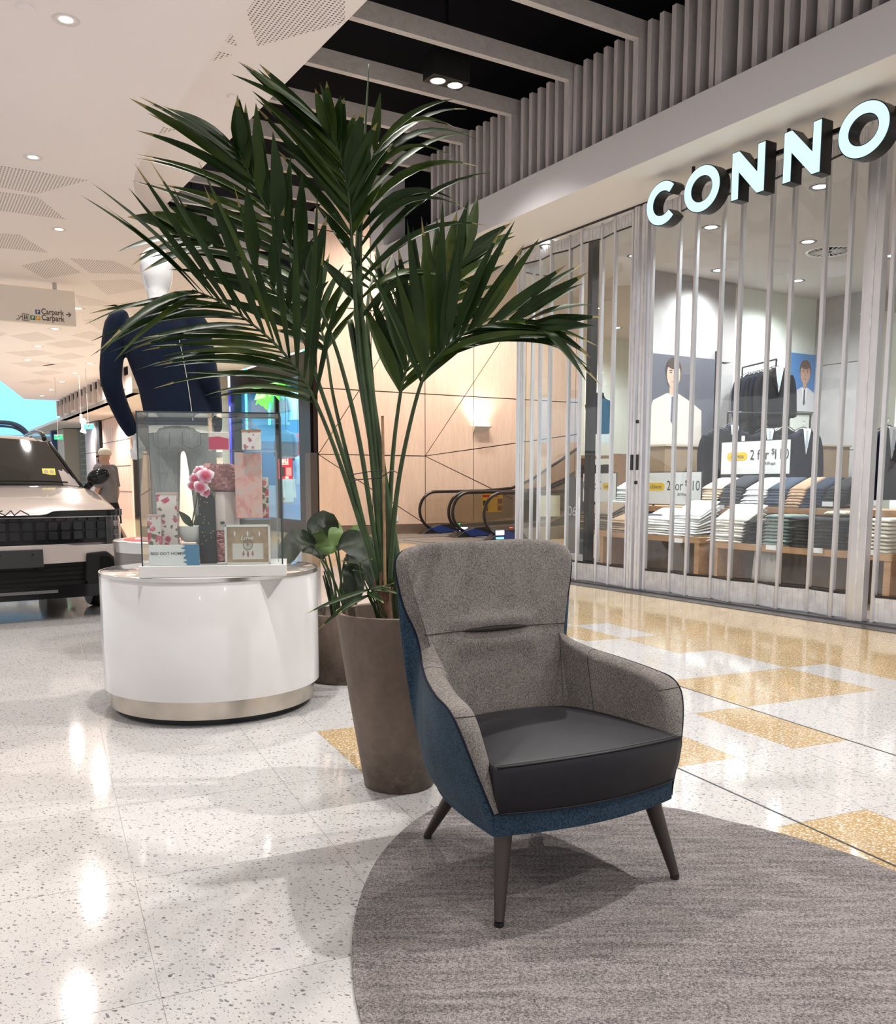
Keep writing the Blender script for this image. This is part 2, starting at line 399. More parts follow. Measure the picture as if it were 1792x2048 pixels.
beams = [9.81 - 1.02 * k for k in range(-8, 11)]
for s in beams:
    if s < 10.3 and s > 1.5: inst(post_m, 'post', bulk, W(s, 6.23, 4.52), TH)
    L = 6.32 - 1.6
    m = MB().box((-L / 2, 0, 0), (L, .075, .17)); m.build('beam', SLATB, black_ceiling, M=Matrix.Translation(W(s, 6.32, 5.375)) @ ROT)
s = 10.60
while s > 2.2:
    if min(abs(s - b) for b in beams) > .06: inst(slat_m, 'slat', bulk, W(s, 6.25, 4.50), TH)
    s -= .1533
# ------------------------------------------------------------------ timber feature wall with its panels
wb = MB(); stbox(wb, 18.72, 18.9, 7.95, 18, 0, 8.3); wall_back = struct(wb.build('wall_back', M('panel_joint', (.03, .02, .02), .9)))
polys = [[(7.97, .22), (17, .22), (17, 8.2), (7.97, 8.2)]]
def split(p, q, box=(0, 99, 0, 99)):
    global polys
    out = []
    nx, ny = -(q[1] - p[1]), q[0] - p[0]
    for po in polys:
        cx = sum(a for a, b in po) / len(po); cy = sum(b for a, b in po) / len(po)
        if not (box[0] < cx < box[1] and box[2] < cy < box[3]): out.append(po); continue
        d = [(a - p[0]) * nx + (b - p[1]) * ny for a, b in po]
        for sg in (1, -1):
            r = []
            for i in range(len(po)):
                j = (i + 1) % len(po)
                if d[i] * sg >= -1e-9: r.append(po[i])
                if d[i] * d[j] < -1e-12:
                    f = d[i] / (d[i] - d[j]); r.append((lerp(po[i][0], po[j][0], f), lerp(po[i][1], po[j][1], f)))
            if len(r) > 2 and abs(sum(r[i][0] * r[(i + 1) % len(r)][1] - r[(i + 1) % len(r)][0] * r[i][1] for i in range(len(r)))) > .02: out.append(r)
    polys = out
def tz(x, y): q = stz(ps(x, y, 18.7)); return q[1:]
K = (10.69, 1.82); K0 = (7.97, 1.82)
split((10.69, 0), (10.69, 9)); split((0, 1.82), (20, 1.82), (0, 10.69, 0, 99)); split((0, 3.25), (20, 3.27)); split((0, 5.0), (20, 5.05)); split((0, 6.6), (20, 6.6))
split((9.3, 0), (9.3, 9), (0, 10.69, 0, 99)); split((12.05, 0), (12.05, 9), (10.69, 99, 0, 99)); split((13.6, 0), (13.6, 9), (12.05, 99, 0, 99)); split((15.2, 0), (15.2, 9), (13.6, 99, 0, 99))
split(K0, tz(781, 683), (0, 10.69, 1.82, 4.9)); split(K0, tz(850, 1048), (0, 10.69, 0, 1.82))
split(K, tz(993, 695), (10.69, 99, 1.6, 5)); split(K, tz(1033, 886), (10.69, 99, 1.3, 3.27)); split(K, tz(970, 971), (10.69, 99, 0, 2.0))
for po in polys:
    a = sum(po[i][0] * po[(i + 1) % len(po)][1] - po[(i + 1) % len(po)][0] * po[i][1] for i in range(len(po)))
    if a < 0: po = po[::-1]
    n = len(po); ins = []
    g = .011
    for i in range(n):
        p0, p1, p2 = Vector(po[i - 1]), Vector(po[i]), Vector(po[(i + 1) % n])
        d1, d2 = (p1 - p0), (p2 - p1)
        if d1.length < .01 or d2.length < .01: continue
        d1.normalize(); d2.normalize()
        n1, n2 = Vector((-d1.y, d1.x)), Vector((-d2.y, d2.x)); den = 1 + n1.dot(n2)
        ins.append(p1 + (n1 + n2) * (g / max(den, .25)))
    Mw = basis(W(18.71, 0, 0), BX)
    MB().prism([tuple(p) for p in ins], 0, .02, Mw).build('panel', PEACH, wall_back)
mb = MB(); stbox(mb, 18.66, 18.72, 7.95, 18, 0, .22); struct(mb.build('baseboard_back', M('bronze_skirting', (.26, .19, .15), .35, .5)))
# end return of the timber wall
mb = MB(); stbox(mb, 18.7, 19.0, 7.78, 7.95, 0, 1.85); struct(mb.build('trim_4', M('dark_bronze', (.10, .085, .08), .4, .5)))

# ------------------------------------------------------------------ far corridor: shopfronts, fascia, end wall
PINK = M('pink_panel', (.78, .56, .46), .5); PILL = M('grey_pillar', (.46, .42, .45), .5); CREAM = M('cream_wall', (.72, .66, .60), .7)
def cpiece(name, s0, s1, t0, t1, z0, z1, mat, par=None):
    m = MB(); stbox(m, s0, s1, t0, t1, z0, z1); o = m.build(name, mat, par)
    return o
cw = struct(cpiece('wall_left', 24.4, 47, 7.6, 7.8, 0, 5.2, CREAM))
fas = struct(cpiece('trim_5', 24, 36, 5.2, 5.4, 3.45, CZ, CREAM)); struct(cpiece('ceiling', 24, 47, 5.2, 7.6, 3.45, 3.55, CREAM))
for k in range(15):
    s = 24.4 + .8 * k
    cpiece('fascia_slot', s, s + .32, 5.17, 5.21, 3.95, CZ - .01, BLACKC, fas); cpiece('fascia_fin', s + .36, s + .50, 5.10, 5.2, 3.62 - .08 * (k % 2), CZ, M('fin_timber', (.55, .47, .44), .6), fas)
for k in range(12):
    s = 30.4 + .38 * k; cpiece('wall_board', s, s + .35, 6.45, 6.5, 0, 3.42, PINK, cw)
for z in (.9, 1.75, 2.6): cpiece('board_joint', 30.4, 34.9, 6.44, 6.451, z, z + .012, BLACKM, cw)
cpiece('door_post', 35.0, 35.5, 6.35, 6.5, 0, 3.42, BLACKM, cw)
for z0, z1 in ((0, 1.2), (1.22, 2.3), (2.32, 3.42)): cpiece('pillar_panel', 35.55, 37.6, 6.3, 6.5, z0, z1, PILL, cw)
w1 = struct(cpiece('window_1', 37.7, 40.6, 6.52, 6.54, .1, 3.4, glass('far_glass', tint=(.7, .85, .9), gloss=1)))
for k in range(9): cpiece('window_louvre', 37.7, 40.6, 6.58, 6.6, 1.2 + k * .24, 1.24 + k * .24, WHITEP, w1)
cpiece('column', 40.8, 42.6, 6.0, 6.9, 0, 3.42, M('beige_stone', (.48, .42, .35), .7), cw)
cpiece('shop_bay', 42.8, 43.2, 5.8, 6.9, 0, 3.42, M('deep_blue', (.05, .10, .25), .4), cw)
ew = struct(cpiece('wall_end', 47, 47.3, -8, 8, 0, 3.4, CREAM))
mb = MB(); stbox(mb, 46.9, 47, -8, 8, 3.4, 10)
struct(mb.build('window_2', M('sky_glazing', (.3, .7, .95), .4, emit=(.16, .55, .90), estr=.85)))
for k in range(6): cpiece('shop_opening', 46.9, 47, -3 + 1.6 * k, -1.9 + 1.6 * k, 0, 2.6, M('shop_glow', (.8, .78, .7), .6, emit=(1, .95, .85), estr=.5), ew)
# ceiling beyond the slab, over the atrium edge
mb = MB(); stbox(mb, 24, 32, -6, 1.6, 4.4, 4.5); struct(mb.build('ceiling', M('bulkhead_brown', (.36, .32, .29), .8)))
# ------------------------------------------------------------------ downlights and room lamps
dl = root('ceiling_downlight', (0, 0, 0))
MB().lathe([(.062, 0), (.082, -.004), (.086, 0), (.086, .004), (.06, .004)], 24, cap=False).build('trim_ring', M('lamp_trim', (.75, .72, .70), .4), dl, smooth=True)
MB().lathe([(.060, .008), (.058, .003), (.03, -.001), (.004, -.002)], 20).build('lens', LAMPW, dl, smooth=True)
lpos = [(132, 40, 'nearest the white ceiling edge, large and bright'), (66, 315, 'above the near diamond of perforated ceiling'), (118, 459, 'beside the pointed perforated ceiling patches'), (155, 617, 'just right of the hanging carpark sign'), (110, 658, 'directly below the hanging carpark sign'), (76, 693, 'second below the hanging carpark sign'), (56, 720, 'third below the hanging carpark sign'),
        (219, 702, 'touching the mannequin sleeve'), (180, 727, 'second out from the mannequin sleeve'), (150, 747, 'third out from the mannequin sleeve'), (124, 764, 'fourth out from the mannequin sleeve'), (103, 780, 'second nearest the blue glazing'), (84, 792, 'nearest the blue glazing')]
first = True
for x, y, d in lpos:
    o = dl if first else dup(dl); first = False
    p = pz(x, y, CZ - .001); o.location = p; o.rotation_euler = (0, 0, 0)
    if y > 600: o.scale = (1.5, 1.5, 1)
    tag(o, 'round ceiling downlight ' + d, 'downlight', 'downlights in the white ceiling')
    if y < 760: lamp('SPOT', 'downlight_lamp', (p.x, p.y, CZ - .04), 360 if y > 600 else 160, (1, .92, .86), .07, 160, .8, (p.x, p.y, 0))
# same row of fittings carries on towards and behind the viewer
for s, t in ((3.9, 1.1), (1.1, 1.1), (-1.8, 1.1), (3.9, -2.2), (1.1, -2.2), (-1.8, -2.2), (6.6, -2.2), (9.4, -2.2), (12.5, -2.0)):
    o = dup(dl); o.location = W(s, t, CZ - .001); tag(o, 'round ceiling downlight outside the picture, in the rows over the floor', 'downlight', 'downlights in the white ceiling')
    lamp('SPOT', 'downlight_lamp', W(s, t, CZ - .04), 260 if s == 3.9 and t > 0 else 45 if t > 0 else 70 if s < 5 else 150, NEUT, .04, 140, .8, W(s, t, 0))
# twin spots hung in the black void
def twin(s, t, lab, power=160):
    r = root('twin_spotlight', W(s, t, 5.15), TH, lab, 'spotlight', 'twin spots in the black void')
    MB().box((0, 0, .13), (.42, .22, .26)).build('housing', BLACKM, r, bevel=.006)
    for k in (-1, 1):
        MB().lathe([(.085, -.008), (.075, -.012), (.07, 0), (.085, 0)], 20, Matrix.Translation((k * .1, 0, 0)), cap=False).build('bezel', M('bezel', (.3, .3, .3), .3, .8), r, smooth=True)
        MB().lathe([(.072, -.004), (.04, -.010), (.004, -.012)], 18, Matrix.Translation((k * .1, 0, 0))).build('lens', LAMPC, r, smooth=True)
    MB().box((0, 0, .55), (.03, .03, .62)).build('stem', BLACKM, r)
    lamp('SPOT', 'twin_lamp', W(s, t, 5.10), power, NEUT, .05, 120, .7, W(s, t, 0))
p = stz(pz(893, 165, 5.15)); twin(p[0], p[1], 'black twin spotlight box lit in the void above the palm tip')
p2 = stz(pz(385, 466, 5.15)); twin(p2[0], p2[1], 'black twin spotlight glimpsed behind the left palm fronds', 120)
for s in (5.2, 2.0, -1.4): twin(s, 4.3, 'black twin spotlight outside the picture, over the walkway', 600 if s == 2.0 else 330)
# ceiling devices
def disc(name, p, r, lab, cat, mat=WHITE_CEIL, h=.02):
    o = MB().lathe([(r, 0), (r, -h * .5), (r * .8, -h), (.003, -h)], 20).build(name, mat, M=Matrix.Translation(p), smooth=True, auto=40); return tag(o, lab, cat)
disc('smoke_detector', pz(50, 13, CZ), .055, 'small round white smoke detector above the nearest downlight', 'detector')
disc('smoke_detector', pz(464, 191, 4.5), .04, 'small round cover on the raised white ceiling strip', 'detector')
# downlights added in the high ceiling to brighten the timber wall
for i, (s, t) in enumerate(((16.2, 9.0), (16.2, 12.0), (17.2, 10.5))):
    o = dup(dl); o.location = W(s, t, 8.298); o.scale = (2, 2, 1); tag(o, 'added round downlight high over the escalators, ' + ('leftmost', 'rightmost', 'middle')[i], 'downlight', 'added downlights over the escalators')
    lamp('SPOT', 'added_high_fill', W(s, t, 8.2), 900, (1, .90, .80), .12, 110, .8, W(s + .6, t, 0))
# ------------------------------------------------------------------ rug
n = N('rug_weave'); q = n.pos(rot=(0, 0, -.18))
a = n.noise(n.pos((.22, 1, 1), rot=(0, 0, -.18)), 460, 2, .6); b = n.noise(n.pos((1, .5, 1), rot=(0, 0, -.18)), 300, 2); c = n.noise(n.pos((.12, 1, 1), rot=(0, 0, -.18)), 60, 3)
w = n.math('ADD', n.math('MULTIPLY', a, .5), n.math('ADD', n.math('MULTIPLY', b, .3), n.math('MULTIPLY', c, .2)))
n.col(n.ramp(w, [(.41, (.062, .055, .057)), (.49, (.178, .160, .158)), (.58, (.315, .288, .28))])); n.set(Roughness=.95, Specular_IOR_Level=.15); n.bump(w, .6, .003); RUG = n.m
rp = [pz(x, y, .008)[:2] for x, y in [(704, 1930), (715, 1810), (760, 1710), (838, 1634), (930, 1597), (1110, 1592), (1334, 1614), (1452, 1640), (1571, 1669), (1714, 1712), (1792, 1742)]]
rp = rp + [(1.55, 2.45), (1.66, 2.05), (1.60, 1.62), (1.32, 1.30), (.85, 1.15), (.38, 1.22), (.0, 1.45), (-.17, 1.80)]
rpts = [tuple(p[:2]) for p in cr([(x, y, 0) for x, y in rp], 120, closed=True)]
cxr = sum(p[0] for p in rpts) / 120; cyr = sum(p[1] for p in rpts) / 120
o = MB().prism([(x - cxr, y - cyr) for x, y in rpts], 0, .008).build('rug', RUG, M=Matrix.Translation((cxr, cyr, .0005)), bevel=.002)
tag(o, 'round grey woven rug lying under the armchair', 'rug')

# ------------------------------------------------------------------ armchair
GREY = fabric('grey_tweed', (.09, .081, .075), (.29, .262, .243), 520)
BLUE = fabric('blue_weave', (.008, .017, .031), (.040, .078, .120), 420, mott=.2)
LEATH = M('black_leather', (.014, .013, .0175), .48, spec=.3, var=.15, vscale=20, bump=.12, bscale=380)
LEGM = M('bronze_leg', (.05, .038, .034), .38, .4)
CHX, CHY, CHR = .262, 2.752, R(28)
ch = root('armchair', (CHX, CHY, .0085), CHR, 'wingback armchair in grey tweed and blue weave with black leather seat', 'armchair')
rim = [(0, .315, .990), (.15, .312, .992), (.27, .300, .982), (.330, .284, .955), (.338, .272, .90), (.318, .262, .80), (.284, .250, .72), (.280, .222, .665), (.318, .13, .632), (.362, .01, .612), (.392, -.11, .594), (.400, -.195, .578), (.393, -.245, .53), (.362, -.28, .42), (.318, -.30, .30)]
bot = [(0, .225), (.065, .225), (.125, .222), (.172, .214), (.205, .203), (.230, .188), (.252, .165), (.272, .12), (.292, .05), (.306, -.03), (.314, -.11), (.317, -.18), (.317, -.235), (.317, -.275), (.317, -.297)]
bot = [(x, y, .250) for x, y in bot]
def mirror(l): return [(-x, y, z) for x, y, z in l[:0:-1]] + l
NU = 113
RM, BT = cr(mirror(rim), NU), cr(mirror(bot), NU)
def smooth01(x): x = max(0., min(1., x)); return x * x * (3 - 2 * x)
def chair_surfaces():
    outer, inner, rimc = [], [], []
    for i in range(NU):
        Rm, Bt = RM[i], BT[i]; u = abs(i / (NU - 1) * 2 - 1)
        out = Vector((Bt.x, Bt.y + .03, 0)).normalized() if u < .5 else Vector((Bt.x, (Bt.y + .03) * .4, 0)).normalized()
        C = (Rm + Bt) / 2 + out * lerp(.058, .0, smooth01((u - .6) / .3)) + Vector((0, 0, -.15 if u < .5 else lerp(-.15, -.04, smooth01((u - .5) / .2))))
        outer.append([(1 - v) ** 2 * Bt + 2 * v * (1 - v) * C + v * v * Rm for v in [k / 14 for k in range(15)]])
        inw = Vector((-Rm.x, -.05 - Rm.y, 0)); inw.normalize()
        if u < .28: inw = Vector((-Rm.x * .6, -.3, 0)).normalized()
        if u > .62: inw = Vector((-1 if Rm.x > 0 else 1, .12, 0)).normalized()
        th = .045 if u < .4 else lerp(.045, .075, smooth01((u - .4) / .25))
        if u > .80: th = lerp(.075, .05, smooth01((u - .80) / .18))
        Ri = Rm + inw * th
        Ri.z = max(Ri.z - .006, .315)
        mid = (Rm + Ri) / 2 + Vector((0, 0, .012 if u < .82 else .004)) + (inw * -.0 + Vector((0, -.014, 0)) if u > .8 else Vector())
        q1 = Rm * .82 + Ri * .18 + (mid - (Rm + Ri) / 2) * .7; q2 = Rm * .18 + Ri * .82 + (mid - (Rm + Ri) / 2) * .75
        rimc.append([Rm, q1, mid, q2, Ri])
        Bi = Vector((Bt.x * .86, Bt.y - .055 if u < .5 else lerp(Bt.y - .055, Bt.y, smooth01((u - .5) / .3)), .33))
        if u > .86: Bi = Bi.lerp(Vector((Ri.x, Ri.y + .01, .31)), smooth01((u - .86) / .14))
        Ci = (Ri + Bi) / 2 + inw * (.012 if u < .45 else -.005) + Vector((0, 0, -.03))
        colm = []
        for k in range(37):
            v = k / 36; P = (1 - v) ** 2 * Ri + 2 * v * (1 - v) * Ci + v * v * Bi
            cw = 1 - smooth01((abs(P.x) - .10) / .09)
            if u < .45:
                zc = .712
                P.y += cw * .016 * math.exp(-((P.z - zc) / .009) ** 2)
                P.y -= cw * (.010 * math.exp(-((P.z - zc + .04) / .035) ** 2) if P.z < zc else .016 * math.exp(-((P.z - zc - .012) / .03) ** 2))
            colm.append(P)
        inner.append(colm)
    return outer, rimc, inner
outer, rimc, inner = chair_surfaces()
MB().rings(outer, closed=False, cap=False).build('outer_shell', BLUE, ch, smooth=True)
inn = MB(); inn.rings([rc_ + ic[1:] for rc_, ic in zip(rimc, inner)], closed=False, cap=False); inner_o = inn.build('inner_upholstery', GREY, ch, smooth=True)
MB().tube([p + Vector((0, 0, .001)) for p in RM], .0035, 6).build('edge_piping', M('navy_piping', (.012, .016, .028), .8), ch, smooth=True)
# seams: waist seam across the back, and the arm seams
DARKSEAM = M('seam_thread', (.05, .045, .042), .9)
def seam(fn, lo, hi):
    pts = []
    for i in range(lo, hi): pts.append(fn(i))
    MB().tube(pts, .0016, 5).build('seam', DARKSEAM, inner_o)
def at_height(i, z):
    c = inner[i]
    for k in range(36):
        if c[k].z >= z >= c[k + 1].z: return c[k].lerp(c[k + 1], (c[k].z - z) / max(1e-6, c[k].z - c[k + 1].z)) + Vector((0, -.0005, 0))
    return c[0]
mid_i = NU // 2
half = [i for i in range(NU) if RM[i].z > .735]
seam(lambda i: at_height(i, .712), half[0], half[-1] + 1)
slit = [at_height(i, .712) + Vector((0, -.003, 0)) for i in half if abs(at_height(i, .712).x) < .15]
MB().tube(slit, [.0012 + .0085 * math.sin(math.pi * k / (len(slit) - 1)) ** .7 for k in range(len(slit))], 8).build('crease_shade', M('crease_shade_tone', (.035, .03, .028), .95), inner_o, smooth=True)  # dark tube stands in for the shade inside the back crease
for i0 in (min(range(mid_i), key=lambda i: abs(RM[i].y - .10) + (0 if RM[i].x < 0 else 9)), NU - 1 - min(range(mid_i), key=lambda i: abs(RM[i].y - .10) + (0 if RM[i].x < 0 else 9))):
    MB().tube(rimc[i0] + inner[i0][1:34], .0012, 5).build('seam', DARKSEAM, inner_o)
for i0 in (7, NU - 8):
    a = rimc[i0 + (3 if i0 < 50 else -3)]; MB().tube([p + Vector((0, 0, .001)) for p in a], .0012, 5).build('seam', DARKSEAM, inner_o)
# base apron with convex front
front = [(x, -.297 - .05 * (1 - (x / .317) ** 2), 0) for x in [.317 - .634 * k / 24 for k in range(25)]]
outl = [(p.x, p.y) for p in BT] + [(x, y) for x, y, _ in front[1:-1]]
MB().prism(outl, .236, .300).build('seat_base', BLUE, ch, bevel=.006)
# leather cushion
def cush_outline(ins):
    f = [(x, -.325 - .055 * (1 - (x / .325) ** 2) + ins) for x in [.325 - ins - (.65 - 2 * ins) * k / 24 for k in range(25)]]
    sd = [(-.325 + ins, -.24), (-.318 + ins, -.1), (-.29 + ins, .02), (-.24 + ins, .11), (-.15, .155 - ins), (0, .165 - ins), (.15, .155 - ins), (.24 - ins, .11), (.29 - ins, .02), (.318 - ins, -.1), (.325 - ins, -.24)]
    sm = cr([(x, y, 0) for x, y in [f[-1]] + sd + [f[0]]], 40)
    return f + [(p.x, p.y) for p in sm[1:-1]]
rings = []
for z, ins in ((.298, .036), (.30, .024), (.308, .018), (.36, .006), (.42, 0), (.432, .003), (.4375, .010), (.441, .03)):
    rings.append([(x, y, z + (.012 * (1 - (x / .33) ** 2) if z > .4 else 0)) for x, y in cush_outline(ins)])
for k, z in ((.85, .446), (.6, .452), (.3, .456), (.05, .457)):
    rings.append([(x * k, -.09 + (y + .09) * k, z + .012 * (1 - (x * k / .33) ** 2)) for x, y in cush_outline(.03)])
cu = MB().rings(rings).build('seat_cushion', LEATH, ch, smooth=True)
top = [Vector((x, y, .4375 + .012 * (1 - (x / .33) ** 2))) for x, y in cush_outline(.004)[:25]]
MB().tube(top, .0028, 6).build('stitched_piping', LEATH, cu, smooth=True)
MB().tube([p + Vector((0, .012, .003)) for p in top], .0011, 5).build('stitching', M('grey_thread', (.10, .09, .09), .8), cu)
low = [Vector((x, y - .001, .304)) for x, y in cush_outline(.02)[:25]]
MB().tube(low, .003, 6).build('lower_piping', LEATH, cu, smooth=True)
for sx, sy, fx, fy in ((-1, -1, .318, -.335), (1, -1, .305, -.332), (-1, 1, .215, .30), (1, 1, .215, .30)):
    tx, ty = (.262, -.262) if sy < 0 else (.155, .165)
    lg = MB().tube([(sx * tx, ty, .245), (sx * lerp(tx, fx, .03), lerp(ty, fy, .03), .236), (sx * fx, fy, .012)], [.029, .027, .0135], 20).build('leg', LEGM, ch, smooth=True, auto=50)
    MB().lathe([(.0135, .013), (.014, .004), (.0125, 0), (.001, 0)], 16, Matrix.Translation((sx * fx, fy, 0))).build('foot_cap', RUBBER, lg, smooth=True, auto=40)
# ------------------------------------------------------------------ white display drum
GLOSSW = M('white_laminate', (.66, .65, .65), .18, var=.02, vscale=3, coat=.6)
DRX, DRY = -1.285, 4.86
dr = root('display_drum', (DRX, DRY, 0), 0, 'white gloss drum plinth with steel kick base', 'plinth')
MB().lathe([(.57, .132), (.57, .722), (.566, .727)], 96, cap=False).build('body', GLOSSW, dr, smooth=True, auto=40)
MB().lathe([(.560, .722), (.5625, .738), (.555, .741), (.003, .741)], 96).build('top', M('laminate_top', (.60, .57, .545), .08, coat=1), dr, smooth=True, auto=40)
MB().lathe([(.5635, .722), (.572, .7225), (.572, .7405), (.5635, .741)], 96, cap=False).build('steel_rim', STEEL, dr, smooth=True, auto=40)
MB().lathe([(.535, .036), (.54, .036), (.54, .136), (.535, .14)], 96, cap=False).build('kick_ring', M('stained_steel', (.50, .45, .39), .25, .85, var=.18, vscale=7), dr, smooth=True, auto=40)
MB().lathe([(.50, 0), (.50, .04), (.53, .136), (.57, .134)], 48).build('base', BLACKM, dr)  # black core stands in for the shadow gap below the kick ring

# ------------------------------------------------------------------ concrete planter with palm
CONC = None
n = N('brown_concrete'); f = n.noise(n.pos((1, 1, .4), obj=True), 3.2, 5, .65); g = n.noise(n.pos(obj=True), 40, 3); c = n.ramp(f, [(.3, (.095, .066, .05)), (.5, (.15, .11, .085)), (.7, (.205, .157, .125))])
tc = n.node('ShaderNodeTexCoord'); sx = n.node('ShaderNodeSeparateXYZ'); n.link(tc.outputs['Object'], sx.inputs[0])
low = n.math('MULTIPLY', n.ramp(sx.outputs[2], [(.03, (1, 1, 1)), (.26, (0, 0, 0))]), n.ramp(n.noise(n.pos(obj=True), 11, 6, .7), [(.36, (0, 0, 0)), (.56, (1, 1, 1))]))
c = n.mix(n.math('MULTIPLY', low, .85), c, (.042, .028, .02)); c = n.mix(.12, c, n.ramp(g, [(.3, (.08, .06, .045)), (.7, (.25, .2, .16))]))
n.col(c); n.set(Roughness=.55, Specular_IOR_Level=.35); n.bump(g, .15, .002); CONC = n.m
SOIL = M('potting_soil', (.02, .013, .009), .95, bump=1, bscale=60, var=.4, vscale=50)
PLX, PLY = -.196, 3.50
pot = root('planter', (PLX, PLY, 0), 0, 'tall tapered brown concrete planter beside the armchair', 'planter')
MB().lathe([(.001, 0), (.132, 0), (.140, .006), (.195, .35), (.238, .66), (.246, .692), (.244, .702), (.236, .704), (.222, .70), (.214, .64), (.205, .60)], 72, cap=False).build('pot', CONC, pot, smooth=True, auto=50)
MB().lathe([(.208, .606), (.20, .618), (.1, .63), (.003, .635)], 36).build('soil', SOIL, pot, smooth=True)
LEAF = N('palm_leaf'); n = LEAF
f = n.noise(n.pos((1, 1, .5), obj=True), 9, 3); c = n.ramp(f, [(.3, (.010, .025, .0045)), (.6, (.019, .043, .007)), (.8, (.045, .076, .010))])
n.col(c); n.set(Roughness=.46, Specular_IOR_Level=.25); LEAF = n.m
LEAF2 = N('palm_leaf_young'); n = LEAF2
f = n.noise(n.pos((1, 1, .5), obj=True), 9, 3); n.col(n.ramp(f, [(.3, (.024, .046, .006)), (.6, (.042, .072, .009)), (.8, (.085, .105, .014))])); n.set(Roughness=.46, Specular_IOR_Level=.25); LEAF2 = n.m
STEMG = M('palm_stem', (.034, .064, .018), .45, var=.35, vscale=12)
DRYT = M('dry_leaf_tip', (.26, .21, .07), .6)
BARK = M('palm_bark', (.16, .09, .06), .85, var=.4, vscale=30, bump=.6, bscale=90)
palm = root('palm', (PLX, PLY, .63), 0, 'tall kentia style palm with arching green fronds in the brown planter', 'palm')
PO = Vector((PLX, PLY, .63)); rnd = random.Random(4)
def leaflet(par, base, d, nrm, L, w, droop, mat, curl=0., tip=True):
    d = d.normalized(); wv = d.cross(nrm).normalized(); nn = wv.cross(d).normalized()
    ring = []; K = 9
    for k in range(K):
        x = k / (K - 1)
        p = base + d * (L * x) + Vector((0, 0, -1)) * (droop * L * x * x) + nn * (curl * L * math.sin(x * 3.14))
        ww = w * (.25 + 1.9 * x) if x < .3 else w * .82 * (1 - ((x - .3) / .7) ** 1.7) + .0006
        fold = .22 * ww
        ring.append([p - wv * ww * .5 + nn * fold, p, p + wv * ww * .5 + nn * fold])
    m = MB(); m.rings(ring, closed=False, cap=False)
    if tip:
        m.mi = [1 if i >= (K - 2) * 2 else 0 for i in range(len(m.f))]
        return m.build('leaflet', [mat, DRYT], par, smooth=True, fix=False)
    return m.build('leaflet', mat, par, smooth=True, fix=False)
PXM = 1 / 514.
def frond(pts, start, yb, yt, L=None, Rr=None, w=26, nrm=(0, -.85, .5), rad=.011, z3=None, bow=0.):
    n_ = len(pts); P3 = []
    for i, (x, y) in enumerate(pts):
        f = i / (n_ - 1); P3.append(pY(x, y, lerp(yb, yt, f ** 1.5)) - PO)
    C = cr(P3, 48)
    k0 = None
    pv = pY(*start, lerp(yb, yt, .5)) - PO
    k0 = min(range(48), key=lambda k: (Vector((C[k].x, 0, C[k].z)) - Vector((pv.x, 0, pv.z))).length)
    fr_ = MB().tube(C, [lerp(rad, .0022, (k / 47) ** .8) for k in range(48)], 8).build('frond', STEMG, palm, smooth=True)
    N0 = Vector(nrm).normalized(); view = Vector((0, -1, 0))
    for sgn, spec in ((-1, L), (1, Rr)):
        if not spec: continue
        cnt, a0, a1, l0, l1, dr0, wd = spec
        cnt = int(cnt * 1.2)
        for i in range(cnt):
            f = (i + .5) / cnt; k = k0 + f * (46 - k0); ki = int(k)
            b = C[ki].lerp(C[min(47, ki + 1)], k - ki); T = (C[min(47, ki + 1)] - C[max(0, ki - 1)]).normalized()
            side = T.cross(view).normalized() * sgn
            a = R(lerp(a0, a1, f) + rnd.uniform(-5, 5)); ln = lerp(l0, l1, f) * PXM * rnd.uniform(.88, 1.1)
            if f < .12: ln *= .8
            d = T * math.cos(a) + side * math.sin(a) + N0 * rnd.uniform(.02, .22)
            nr = (N0 + side * rnd.uniform(-.5, .3) + Vector((rnd.uniform(-.25, .25), 0, rnd.uniform(-.25, .25)))).normalized()
            leaflet(fr_, b, d, nr, ln, (wd or w) * PXM * rnd.uniform(.85, 1.12), dr0 * rnd.uniform(.6, 1.4), LEAF2 if rnd.random() < .28 else LEAF, curl=rnd.uniform(-.02, .04), tip=rnd.random() < .5)
    return fr_
frond([(757, 1170), (705, 1000), (655, 860), (608, 760), (542, 680), (449, 609), (385, 580)], (632, 810), 3.5, 3.05, L=(20, 52, 26, 290, 200, .26, 17), Rr=(13, 36, 12, 330, 250, .02, 17))
frond([(761, 1170), (695, 940), (642, 780), (608, 680), (559, 594), (487, 516), (420, 485), (345, 470)], (604, 672), 3.5, 3.1, L=(8, 40, 16, 220, 130, .16, 24), Rr=(7, 55, 20, 185, 105, .22, 38))
frond([(763, 1170), (722, 900), (685, 740), (650, 640), (591, 513), (530, 409), (492, 333), (476, 300)], (628, 595), 3.52, 3.2, L=(14, 48, 18, 290, 190, .14, 22), Rr=(9, 36, 16, 175, 110, .02, 38))
frond([(766, 1170), (742, 900), (718, 700), (706, 520), (700, 420), (690, 350), (672, 290), (655, 262)], (706, 490), 3.53, 3.4, L=(13, 46, 20, 270, 190, .08, 27), Rr=(10, 36, 20, 185, 90, .18, 32))
frond([(770, 1170), (750, 900), (730, 700), (722, 560), (724, 440), (738, 340), (758, 285)], (719, 660), 3.55, 3.5, L=(5, 40, 20, 160, 100, .08, 32), Rr=(11, 50, 28, 400, 220, .48, 27))
frond([(779, 1170), (792, 1000), (815, 870), (845, 760), (880, 708), (941, 661), (1032, 640), (1085, 655)], (842, 768), 3.5, 3.15, L=(15, 44, 12, 300, 120, .03, 26), Rr=(14, 30, 14, 290, 130, .30, 21))
frond([(774, 1170), (783, 950), (796, 820), (812, 740), (848, 650), (900, 560), (932, 505)], (800, 800), 3.56, 3.75, L=(11, 38, 14, 270, 130, .02, 36), Rr=(12, 46, 20, 220, 140, .10, 30))
